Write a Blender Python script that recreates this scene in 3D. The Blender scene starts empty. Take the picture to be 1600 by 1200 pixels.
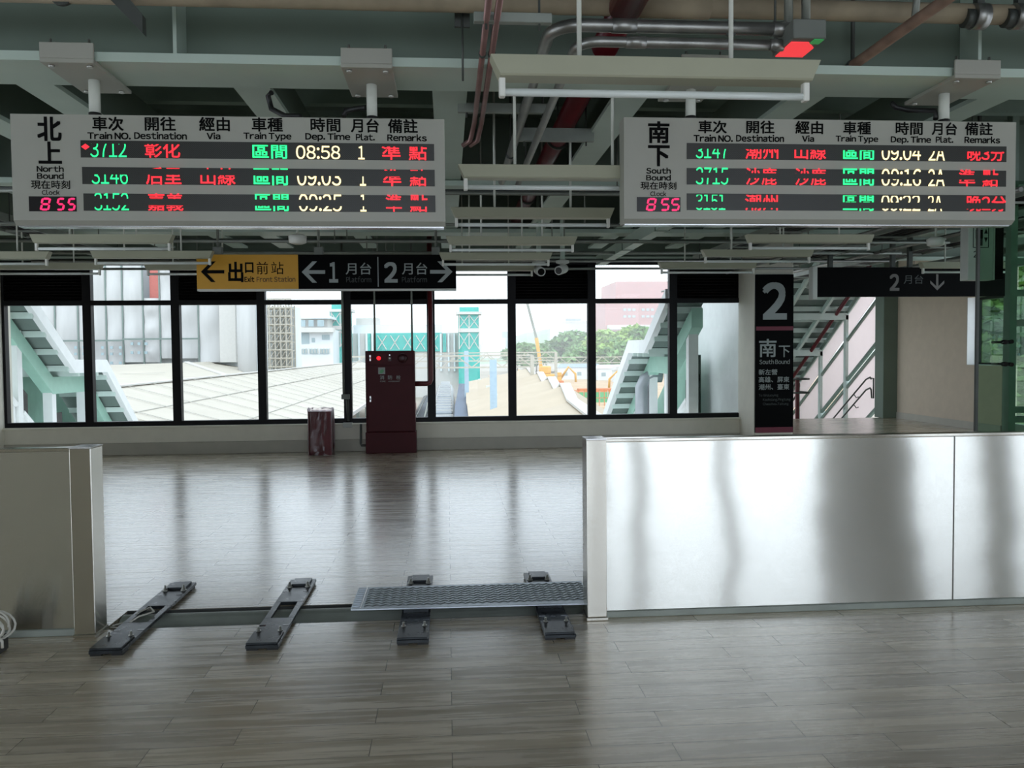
import bpy, bmesh, math, random
from mathutils import Vector, Matrix
SC = bpy.context.scene
COL = SC.collection
RNG = random.Random(7)

# ------------------------------------------------------------------ camera
F, YAW, PITCH, ROLL, EYE = 1300.0, math.radians(4.4), math.atan(50 / 1300.0), 0.0086, 1.61
FWD = Vector((math.sin(YAW) * math.cos(PITCH), math.cos(YAW) * math.cos(PITCH), -math.sin(PITCH)))
_r = Vector((math.cos(YAW), -math.sin(YAW), 0.0))
_u = _r.cross(FWD)
RGT = _r * math.cos(ROLL) - _u * math.sin(ROLL)
UP = _u * math.cos(ROLL) + _r * math.sin(ROLL)
cam = bpy.data.objects.new('camera', bpy.data.cameras.new('camera'))
COL.objects.link(cam)
cam.data.sensor_width = 36.0
cam.data.lens = F / 1600.0 * 36.0
cam.data.clip_end = 3000
cam.matrix_world = Matrix(((RGT.x, UP.x, -FWD.x, 0), (RGT.y, UP.y, -FWD.y, 0), (RGT.z, UP.z, -FWD.z, EYE), (0, 0, 0, 1)))
SC.camera = cam

# ------------------------------------------------------------------ sky, sun, exposure
world = bpy.data.worlds.new('hazy_sky')
SC.world = world
world.use_nodes = True
wt = world.node_tree
wt.nodes.clear()
w_out = wt.nodes.new('ShaderNodeOutputWorld')
w_bg = wt.nodes.new('ShaderNodeBackground')
w_tc = wt.nodes.new('ShaderNodeTexCoord')
w_sep = wt.nodes.new('ShaderNodeSeparateXYZ')
w_map = wt.nodes.new('ShaderNodeMapRange')      # the bright, sun side of the hazy sky is behind the camera
w_map.interpolation_type = 'SMOOTHSTEP'
w_map.inputs['From Min'].default_value = 0.25
w_map.inputs['From Max'].default_value = -0.45
w_map.inputs['To Min'].default_value = 2.0
w_map.inputs['To Max'].default_value = 3.1
wt.links.new(w_tc.outputs['Generated'], w_sep.inputs[0])
wt.links.new(w_sep.outputs['Y'], w_map.inputs['Value'])
wt.links.new(w_map.outputs[0], w_bg.inputs['Strength'])
w_bg.inputs['Color'].default_value = (0.865, 0.96, 1.08, 1)
wt.links.new(w_bg.outputs[0], w_out.inputs[0])
sun_d = bpy.data.lights.new('sun', 'SUN')
sun_d.energy = 0.35
sun_d.angle = math.radians(12)
sun_d.color = (1.0, 0.95, 0.86)
sun = bpy.data.objects.new('sun', sun_d)
COL.objects.link(sun)
sun.rotation_euler = (math.radians(38), 0, math.radians(-25))
SC.view_settings.view_transform = 'Standard'
SC.view_settings.look = 'None'
SC.view_settings.exposure = 0.0
SC.view_settings.gamma = 1.0
SC.view_settings.use_curve_mapping = False
SC.cycles.max_bounces = 14
SC.cycles.diffuse_bounces = 6
SC.cycles.transparent_max_bounces = 24
SC.cycles.volume_bounces = 4
SC.cycles.sample_clamp_indirect = 8.0

# ------------------------------------------------------------------ helpers
def ray(u, v):
    return FWD * F + RGT * (u - 800) - UP * (v - 600)
def atY(u, v, y):
    d = ray(u, v); t = y / d.y
    return Vector((d.x * t, y, d.z * t + EYE))
def atZ(u, v, z):
    d = ray(u, v); t = (z - EYE) / d.z
    return Vector((d.x * t, d.y * t, z))
def atX(u, v, x):
    d = ray(u, v); t = x / d.x
    return Vector((x, d.y * t, d.z * t + EYE))
def lerp(a, b, f):
    return a + (b - a) * f
def lin(c):
    return tuple((x / 255 / 12.92) if x / 255 <= 0.04045 else ((x / 255 + 0.055) / 1.055) ** 2.4 for x in c) + (1.0,)

_fonts = {}
def char_mesh(ch):
    if ch not in _fonts:
        c = bpy.data.curves.new('writing', 'FONT')
        c.body = chr(ord(ch) + 0xFEE0) if '!' <= ch <= '~' else ch
        c.resolution_u = 4
        o = bpy.data.objects.new('writing', c)
        m = o.to_mesh()
        _fonts[ch] = ([(v.co.x, v.co.y) for v in m.vertices], [tuple(p.vertices) for p in m.polygons])
        o.to_mesh_clear()
        bpy.data.objects.remove(o); bpy.data.curves.remove(c)
    return _fonts[ch]
_words = {}
def glyph_mesh(s, bold):
    """Points and faces of a line of writing (height about 1); bold overprints it with small shifts."""
    k = (s, bold)
    if k not in _words:
        pts, faces, x = [], [], 0.0
        for ch in s:
            if ch == ' ':
                x += 0.22; continue
            vs, fs = char_mesh(ch)
            latin = '!' <= ch <= '~'
            lo, hi = min(v[0] for v in vs), max(v[0] for v in vs)
            sh = x - lo + 0.035 if latin else x
            n = len(pts)
            pts += [(a + sh, b) for a, b in vs]; faces += [tuple(i + n for i in f) for f in fs]
            x += (hi - lo + 0.08) if latin else 1.0
        if bold:
            d = bold
            p0, f0 = pts, faces
            pts, faces = [], []
            for ox, oy in ((-d, -d), (d, -d), (d, d), (-d, d), (0, 0)):
                n = len(pts)
                pts += [(a + ox, b + oy) for a, b in p0]; faces += [tuple(i + n for i in f) for f in f0]
        step = len(pts) // 5 if bold else len(pts) + 1
        _words[k] = ([Vector((a, b, 0.0004 * (i // step))) for i, (a, b) in enumerate(pts)], faces)
    return _words[k]

class MB:
    def __init__(self):
        self.bm = bmesh.new()
    def box(self, x0, x1, y0, y1, z0, z1):
        v = [self.bm.verts.new((x, y, z)) for x in (x0, x1) for y in (y0, y1) for z in (z0, z1)]
        for f in ((0, 1, 3, 2), (4, 6, 7, 5), (0, 4, 5, 1), (2, 3, 7, 6), (0, 2, 6, 4), (1, 5, 7, 3)):
            self.bm.faces.new([v[i] for i in f])
        return self
    def quad(self, *pts):
        self.bm.faces.new([self.bm.verts.new(p) for p in pts])
        return self
    def hexa(self, bottom, top):
        """Two matching loops of points joined into a closed solid."""
        a = [self.bm.verts.new(p) for p in bottom]; b = [self.bm.verts.new(p) for p in top]
        n = len(a)
        self.bm.faces.new(list(reversed(a))); self.bm.faces.new(b)
        for i in range(n):
            j = (i + 1) % n
            self.bm.faces.new((a[i], a[j], b[j], b[i]))
        return self
    def prism(self, poly, axis, lo, hi):
        """poly: 2D loop in the plane across axis ('x': (y,z), 'y': (x,z), 'z': (x,y))."""
        def p(q, h):
            return {'x': (h, q[0], q[1]), 'y': (q[0], h, q[1]), 'z': (q[0], q[1], h)}[axis]
        return self.hexa([p(q, lo) for q in poly], [p(q, hi) for q in poly])
    def tube(self, pts, r, n=10, caps=True, r_end=None):
        pts = [Vector(p) for p in pts]
        rings = []
        up = None
        for i, p in enumerate(pts):
            d = (pts[min(i + 1, len(pts) - 1)] - pts[max(i - 1, 0)]).normalized()
            if up is None:
                up = d.orthogonal().normalized()
            up = (up - d * up.dot(d)).normalized()
            s = d.cross(up)
            rr = r if r_end is None else r + (r_end - r) * i / (len(pts) - 1)
            rings.append([self.bm.verts.new(p + (up * math.cos(2 * math.pi * k / n) + s * math.sin(2 * math.pi * k / n)) * rr) for k in range(n)])
        for a, b in zip(rings, rings[1:]):
            for k in range(n):
                f = self.bm.faces.new((a[k], a[(k + 1) % n], b[(k + 1) % n], b[k])); f.smooth = True
        if caps:
            self.bm.faces.new(list(reversed(rings[0]))); self.bm.faces.new(rings[-1])
        return self
    def bar(self, p0, p1, w, h):
        """A straight bar of rectangular section; w across, h upward."""
        p0, p1 = Vector(p0), Vector(p1)
        d = (p1 - p0).normalized()
        s = d.cross(Vector((0, 0, 1)))
        s = s.normalized() if s.length > 1e-4 else Vector((1, 0, 0))
        u = s.cross(d)
        c = [s * (a * w / 2) + u * (b * h / 2) for a, b in ((-1, -1), (1, -1), (1, 1), (-1, 1))]
        return self.hexa([p0 + k for k in c], [p1 + k for k in c])
    def lathe(self, prof, c, axis='z', n=20):
        """prof: (radius, height) pairs turned about an axis through c."""
        rings = []
        for r, h in prof:
            ring = []
            for k in range(n):
                a = 2 * math.pi * k / n
                x, y = r * math.cos(a), r * math.sin(a)
                q = {'z': (x, y, h), 'y': (x, h, y), 'x': (h, x, y)}[axis]
                ring.append(self.bm.verts.new((c[0] + q[0], c[1] + q[1], c[2] + q[2])))
            rings.append(ring)
        for a, b in zip(rings, rings[1:]):
            for k in range(n):
                f = self.bm.faces.new((a[k], a[(k + 1) % n], b[(k + 1) % n], b[k])); f.smooth = True
        self.bm.faces.new(list(reversed(rings[0]))); self.bm.faces.new(rings[-1])
        return self
    def text(self, s, x0, x1, z0, z1, y, bold=0.0, bands=None, skew=0.0):
        """Writing facing the camera side (-Y), its ink fitted into the box; bands keeps only height ranges of it (0 low .. 1 high)."""
        vs, fs = glyph_mesh(s, bold)
        ax0, ax1 = min(v.x for v in vs), max(v.x for v in vs)
        ay0, ay1 = min(v.y for v in vs), max(v.y for v in vs)
        for b0, b1 in (bands or [(0, 1)]):
            t = bmesh.new()
            nv = [t.verts.new((x0 + (v.x - ax0) / (ax1 - ax0) * (x1 - x0) + skew * (v.y - ay0) / (ay1 - ay0) * (z1 - z0), y - v.z, z0 + (v.y - ay0) / (ay1 - ay0) * (z1 - z0))) for v in vs]
            for f in fs:
                try: t.faces.new([nv[i] for i in f])
                except ValueError: pass
            h = z1 - z0
            if bands:
                for z, nrm in ((z0 + b0 * h, (0, 0, -1)), (z0 + b1 * h, (0, 0, 1))):
                    bmesh.ops.bisect_plane(t, geom=t.verts[:] + t.edges[:] + t.faces[:], plane_co=(0, y, z), plane_no=nrm, clear_outer=True)
            m = bpy.data.meshes.new('writing'); t.to_mesh(m); t.free()
            self.bm.from_mesh(m); bpy.data.meshes.remove(m)
        return self
    def build(self, name, m, parent=None, bevel=0.0, smooth=False, seg=1, recalc=True):
        if recalc:
            bmesh.ops.recalc_face_normals(self.bm, faces=self.bm.faces[:])
        if bevel:
            es = [e for e in self.bm.edges if len(e.link_faces) == 2 and e.calc_face_angle(0) > 0.6]
            bmesh.ops.bevel(self.bm, geom=es, offset=bevel, segments=seg, affect='EDGES', clamp_overlap=True)
        me = bpy.data.meshes.new(name)
        self.bm.to_mesh(me); self.bm.free()
        if smooth:
            for p in me.polygons: p.use_smooth = True
        me.materials.append(m)
        o = bpy.data.objects.new(name, me)
        COL.objects.link(o)
        if parent is not None:
            o.parent = parent
            if parent.type == 'EMPTY':
                o.matrix_parent_inverse = Matrix.Translation(-parent.location)
        return o

def tag(o, label, cat, group=None, kind=None):
    o['label'] = label; o['category'] = cat
    if group: o['group'] = group
    if kind: o['kind'] = kind
    return o
def thing(name, label, cat, loc=(0, 0, 0), group=None, kind=None):
    o = bpy.data.objects.new(name, None)
    COL.objects.link(o); o.location = loc; o.empty_display_size = 0.1
    return tag(o, label, cat, group, kind)
def dup(root, loc, label, group=None):
    def cp(o, par):
        c = o.copy(); COL.objects.link(c)
        if par is not None:
            c.parent = par; c.matrix_parent_inverse = o.matrix_parent_inverse.copy()
        for ch in list(o.children):
            cp(ch, c)
        return c
    c = cp(root, None)
    c.location = loc; c['label'] = label
    if group: c['group'] = group
    return c

# ------------------------------------------------------------------ materials
def nodes(name):
    m = bpy.data.materials.new(name); m.use_nodes = True
    nt = m.node_tree
    return m, nt, nt.nodes['Principled BSDF']
def mat(name, rgb, rough=0.5, metal=0.0, vary=0.12, scale=6.0, stretch=(1, 1, 1), bump=0.0, spec=0.5, rvary=0.0):
    m, nt, b = nodes(name)
    c = lin(rgb)
    b.inputs['Roughness'].default_value = rough
    b.inputs['Metallic'].default_value = metal
    b.inputs['Specular IOR Level'].default_value = spec
    tc = nt.nodes.new('ShaderNodeTexCoord'); mp = nt.nodes.new('ShaderNodeMapping'); nz = nt.nodes.new('ShaderNodeTexNoise')
    mp.inputs['Scale'].default_value = stretch
    nz.inputs['Scale'].default_value = scale; nz.inputs['Detail'].default_value = 6
    nt.links.new(tc.outputs['Object'], mp.inputs[0]); nt.links.new(mp.outputs[0], nz.inputs[0])
    rp = nt.nodes.new('ShaderNodeValToRGB')
    rp.color_ramp.elements[0].position = 0.3; rp.color_ramp.elements[1].position = 0.7
    rp.color_ramp.elements[0].color = tuple(x * (1 - vary) for x in c[:3]) + (1,)
    rp.color_ramp.elements[1].color = tuple(min(1, x * (1 + vary)) for x in c[:3]) + (1,)
    nt.links.new(nz.outputs[0], rp.inputs[0]); nt.links.new(rp.outputs[0], b.inputs['Base Color'])
    if rvary:
        mr = nt.nodes.new('ShaderNodeMapRange')
        mr.inputs['To Min'].default_value = max(0.02, rough - rvary); mr.inputs['To Max'].default_value = rough + rvary
        nt.links.new(nz.outputs[0], mr.inputs[0]); nt.links.new(mr.outputs[0], b.inputs['Roughness'])
    if bump:
        bp = nt.nodes.new('ShaderNodeBump'); bp.inputs['Strength'].default_value = bump; bp.inputs['Distance'].default_value = 0.02
        nt.links.new(nz.outputs[0], bp.inputs['Height']); nt.links.new(bp.outputs[0], b.inputs['Normal'])
    return m
def glow(name, rgb, strength):
    m, nt, b = nodes(name)
    b.inputs['Base Color'].default_value = lin(rgb); b.inputs['Roughness'].default_value = 0.4
    b.inputs['Emission Color'].default_value = lin(rgb); b.inputs['Emission Strength'].default_value = strength
    return m
def glass(name, tint, refl=1.0, rough=0.0, glaze=1.5):
    m = bpy.data.materials.new(name); m.use_nodes = True
    nt = m.node_tree; nt.nodes.clear()
    out = nt.nodes.new('ShaderNodeOutputMaterial'); mix = nt.nodes.new('ShaderNodeMixShader')
    tr = nt.nodes.new('ShaderNodeBsdfTransparent'); gl = nt.nodes.new('ShaderNodeBsdfGlossy'); fr = nt.nodes.new('ShaderNodeFresnel')
    mu = nt.nodes.new('ShaderNodeMath'); mu.operation = 'MULTIPLY'; mu.inputs[1].default_value = refl
    tr.inputs[0].default_value = tint + (1,); gl.inputs['Roughness'].default_value = rough; fr.inputs[0].default_value = glaze
    nt.links.new(fr.outputs[0], mu.inputs[0]); nt.links.new(mu.outputs[0], mix.inputs[0])
    nt.links.new(tr.outputs[0], mix.inputs[1]); nt.links.new(gl.outputs[0], mix.inputs[2]); nt.links.new(mix.outputs[0], out.inputs[0])
    return m

def floor_material():
    m, nt, b = nodes('wood_plank_tile')
    L = nt.links.new
    tc = nt.nodes.new('ShaderNodeTexCoord')
    br = nt.nodes.new('ShaderNodeTexBrick')
    br.inputs['Scale'].default_value = 1.0; br.inputs['Brick Width'].default_value = 0.9; br.inputs['Row Height'].default_value = 0.15
    br.inputs['Mortar Size'].default_value = 0.0018; br.inputs['Mortar Smooth'].default_value = 0.2; br.inputs['Bias'].default_value = 0.0
    br.offset = 0.37; br.offset_frequency = 2
    br.inputs['Color1'].default_value = lin((204, 191, 166)); br.inputs['Color2'].default_value = lin((178, 166, 145)); br.inputs['Mortar'].default_value = lin((88, 82, 74))
    L(tc.outputs['Object'], br.inputs['Vector'])
    mp = nt.nodes.new('ShaderNodeMapping'); mp.inputs['Scale'].default_value = (0.9, 14.0, 1)
    L(tc.outputs['Object'], mp.inputs[0])
    add = nt.nodes.new('ShaderNodeVectorMath'); add.operation = 'ADD'       # shift the grain per plank
    sc = nt.nodes.new('ShaderNodeVectorMath'); sc.operation = 'SCALE'; sc.inputs['Scale'].default_value = 37.0
    L(br.outputs['Color'], sc.inputs[0]); L(mp.outputs[0], add.inputs[0]); L(sc.outputs[0], add.inputs[1])
    nz = nt.nodes.new('ShaderNodeTexNoise'); nz.inputs['Scale'].default_value = 1.6; nz.inputs['Detail'].default_value = 9; nz.inputs['Roughness'].default_value = 0.62
    L(add.outputs[0], nz.inputs['Vector'])
    rp = nt.nodes.new('ShaderNodeValToRGB'); rp.color_ramp.elements[0].position = 0.28; rp.color_ramp.elements[1].position = 0.72
    rp.color_ramp.elements[0].color = (0.62, 0.61, 0.59, 1); rp.color_ramp.elements[1].color = (1.2, 1.2, 1.2, 1)
    L(nz.outputs[0], rp.inputs[0])
    mx = nt.nodes.new('ShaderNodeMix'); mx.data_type = 'RGBA'; mx.blend_type = 'MULTIPLY'; mx.inputs['Factor'].default_value = 1.0
    L(br.outputs['Color'], mx.inputs[6]); L(rp.outputs[0], mx.inputs[7]); L(mx.outputs[2], b.inputs['Base Color'])
    mr = nt.nodes.new('ShaderNodeMapRange'); mr.inputs['To Min'].default_value = 0.14; mr.inputs['To Max'].default_value = 0.30
    L(nz.outputs[0], mr.inputs[0]); L(mr.outputs[0], b.inputs['Roughness'])
    ht = nt.nodes.new('ShaderNodeMath'); ht.operation = 'MULTIPLY_ADD'; ht.inputs[1].default_value = 0.35
    iv = nt.nodes.new('ShaderNodeMath'); iv.operation = 'SUBTRACT'; iv.inputs[0].default_value = 1.0
    L(br.outputs['Fac'], iv.inputs[1]); L(nz.outputs[0], ht.inputs[0]); L(iv.outputs[0], ht.inputs[2])
    bp = nt.nodes.new('ShaderNodeBump'); bp.inputs['Strength'].default_value = 0.12; bp.inputs['Distance'].default_value = 0.0016
    L(ht.outputs[0], bp.inputs['Height']); L(bp.outputs[0], b.inputs['Normal'])
    b.inputs['Specular IOR Level'].default_value = 1.0
    wv_ = nt.nodes.new('ShaderNodeMapRange'); wv_.inputs['From Min'].default_value = 0.34; wv_.inputs['From Max'].default_value = 0.56; wv_.inputs['To Min'].default_value = 0.35; wv_.inputs['To Max'].default_value = 0.85
    wm = nt.nodes.new('ShaderNodeMath'); wm.operation = 'MULTIPLY'
    L(nz.outputs[0], wv_.inputs[0]); L(wv_.outputs[0], wm.inputs[0]); L(iv.outputs[0], wm.inputs[1]); L(wm.outputs[0], b.inputs['Coat Weight'])
    b.inputs['Coat IOR'].default_value = 1.8
    cr = nt.nodes.new('ShaderNodeMapRange'); cr.inputs['From Min'].default_value = 0.3; cr.inputs['From Max'].default_value = 0.7; cr.inputs['To Min'].default_value = 0.17; cr.inputs['To Max'].default_value = 0.36
    L(nz.outputs[0], cr.inputs[0]); L(cr.outputs[0], b.inputs['Coat Roughness'])
    b2 = nt.nodes.new('ShaderNodeBump'); b2.inputs['Strength'].default_value = 0.3; b2.inputs['Distance'].default_value = 0.0016
    L(ht.outputs[0], b2.inputs['Height']); L(b2.outputs[0], b.inputs['Coat Normal'])
    return m
def steel_material(name, rgb, rough, aniso, wob=0.0, axis=(0, 0, 1)):
    m, nt, b = nodes(name)
    L = nt.links.new
    b.inputs['Metallic'].default_value = 1.0; b.inputs['Roughness'].default_value = rough
    tc = nt.nodes.new('ShaderNodeTexCoord'); mp = nt.nodes.new('ShaderNodeMapping'); mp.inputs['Scale'].default_value = (1.2, 1.2, 160)
    nz = nt.nodes.new('ShaderNodeTexNoise'); nz.inputs['Scale'].default_value = 3; nz.inputs['Detail'].default_value = 4
    L(tc.outputs['Object'], mp.inputs[0]); L(mp.outputs[0], nz.inputs[0])
    rp = nt.nodes.new('ShaderNodeValToRGB'); c = lin(rgb)
    rp.color_ramp.elements[0].color = tuple(x * 0.93 for x in c[:3]) + (1,); rp.color_ramp.elements[1].color = tuple(min(1, x * 1.05) for x in c[:3]) + (1,)
    L(nz.outputs[0], rp.inputs[0]); L(rp.outputs[0], b.inputs['Base Color'])
    # the brushing runs across: fine ridges that only lean up and down, plus a slow sideways wave of the sheet
    ge = nt.nodes.new('ShaderNodeNewGeometry')
    m2 = nt.nodes.new('ShaderNodeMapping'); m2.inputs['Scale'].default_value = (420, 420, 5200)
    n2 = nt.nodes.new('ShaderNodeTexNoise'); n2.inputs['Scale'].default_value = 1.0; n2.inputs['Detail'].default_value = 2
    m3 = nt.nodes.new('ShaderNodeMapping'); m3.inputs['Scale'].default_value = (0.8, 0.8, 1.6)
    n3 = nt.nodes.new('ShaderNodeTexNoise'); n3.inputs['Scale'].default_value = 1.4; n3.inputs['Detail'].default_value = 1
    L(tc.outputs['Object'], m2.inputs[0]); L(m2.outputs[0], n2.inputs[0]); L(tc.outputs['Object'], m3.inputs[0]); L(m3.outputs[0], n3.inputs[0])
    r2 = nt.nodes.new('ShaderNodeMapRange'); r2.inputs['From Min'].default_value = 0.2; r2.inputs['From Max'].default_value = 0.8; r2.inputs['To Min'].default_value = -aniso; r2.inputs['To Max'].default_value = aniso
    r3 = nt.nodes.new('ShaderNodeMapRange'); r3.inputs['To Min'].default_value = -wob; r3.inputs['To Max'].default_value = wob
    L(n2.outputs[0], r2.inputs[0]); L(n3.outputs[0], r3.inputs[0])
    cb = nt.nodes.new('ShaderNodeCombineXYZ'); L(r3.outputs[0], cb.inputs[0]); L(r2.outputs[0], cb.inputs[2])
    ad = nt.nodes.new('ShaderNodeVectorMath'); ad.operation = 'ADD'; L(ge.outputs['Normal'], ad.inputs[0]); L(cb.outputs[0], ad.inputs[1])
    nm = nt.nodes.new('ShaderNodeVectorMath'); nm.operation = 'NORMALIZE'; L(ad.outputs[0], nm.inputs[0]); L(nm.outputs[0], b.inputs['Normal'])
    b.inputs['Anisotropic'].default_value = 1.0
    tg = nt.nodes.new('ShaderNodeCombineXYZ')
    for i in range(3): tg.inputs[i].default_value = axis[i]
    L(tg.outputs[0], b.inputs['Tangent'])
    return m
def tread_material():
    m, nt, b = nodes('galvanised_tread')
    b.inputs['Metallic'].default_value = 0.9; b.inputs['Roughness'].default_value = 0.42
    b.inputs['Base Color'].default_value = lin((196, 204, 212))
    return m
def corrugated(name, rgb, period, axis='X', rough=0.6, depth=0.35, vary=0.08, lo=0.72):
    m, nt, b = nodes(name)
    L = nt.links.new
    b.inputs['Roughness'].default_value = rough
    tc = nt.nodes.new('ShaderNodeTexCoord'); wv = nt.nodes.new('ShaderNodeTexWave'); wv.bands_direction = axis
    wv.inputs['Scale'].default_value = 0.314 / period
    L(tc.outputs['Object'], wv.inputs['Vector'])
    nz = nt.nodes.new('ShaderNodeTexNoise'); nz.inputs['Scale'].default_value = 0.7; nz.inputs['Detail'].default_value = 5
    L(tc.outputs['Object'], nz.inputs['Vector'])
    c = lin(rgb)
    rp = nt.nodes.new('ShaderNodeValToRGB'); rp.color_ramp.elements[0].position = 0.3; rp.color_ramp.elements[1].position = 0.7
    rp.color_ramp.elements[0].color = tuple(x * (1 - vary) for x in c[:3]) + (1,); rp.color_ramp.elements[1].color = tuple(min(1, x * (1 + vary)) for x in c[:3]) + (1,)
    L(nz.outputs[0], rp.inputs[0]); L(rp.outputs[0], b.inputs['Base Color'])
    bp = nt.nodes.new('ShaderNodeBump'); bp.inputs['Strength'].default_value = depth; bp.inputs['Distance'].default_value = 0.05
    L(wv.outputs['Fac'], bp.inputs['Height']); L(bp.outputs[0], b.inputs['Normal'])
    return m
def sheet_material(name, rgb, trans):
    m = mat(name, rgb, 0.7, vary=0.05)
    nt = m.node_tree; b = nt.nodes['Principled BSDF']; out = nt.nodes['Material Output']
    tl = nt.nodes.new('ShaderNodeBsdfTranslucent'); tl.inputs[0].default_value = lin(rgb)
    mx = nt.nodes.new('ShaderNodeMixShader'); mx.inputs[0].default_value = trans
    nt.links.new(b.outputs[0], mx.inputs[1]); nt.links.new(tl.outputs[0], mx.inputs[2]); nt.links.new(mx.outputs[0], out.inputs[0])
    return m
def led_panel_material():
    m, nt, b = nodes('led_panel_face')
    L = nt.links.new
    tc = nt.nodes.new('ShaderNodeTexCoord'); ck = nt.nodes.new('ShaderNodeTexChecker'); ck.inputs['Scale'].default_value = 180
    ck.inputs['Color1'].default_value = lin((54, 55, 50)); ck.inputs['Color2'].default_value = lin((34, 35, 32))
    L(tc.outputs['Object'], ck.inputs['Vector']); L(ck.outputs[0], b.inputs['Base Color'])
    b.inputs['Roughness'].default_value = 0.35
    return m

def film_material():
    m = glass('clear_plastic_film', (0.93, 0.90, 0.92), 1.6, 0.2, 1.45)
    nt = m.node_tree
    out = [n for n in nt.nodes if n.type == 'OUTPUT_MATERIAL'][0]
    src = out.inputs[0].links[0].from_socket
    lw = nt.nodes.new('ShaderNodeLayerWeight'); lw.inputs[0].default_value = 0.25
    mr = nt.nodes.new('ShaderNodeMapRange'); mr.inputs['To Min'].default_value = 0.1; mr.inputs['To Max'].default_value = 0.75
    df = nt.nodes.new('ShaderNodeBsdfTranslucent'); df.inputs[0].default_value = (0.85, 0.8, 0.83, 1)
    mx = nt.nodes.new('ShaderNodeMixShader')
    nt.links.new(lw.outputs['Facing'], mr.inputs[0]); nt.links.new(mr.outputs[0], mx.inputs[0])
    nt.links.new(src, mx.inputs[1]); nt.links.new(df.outputs[0], mx.inputs[2]); nt.links.new(mx.outputs[0], out.inputs[0])
    return m
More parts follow.
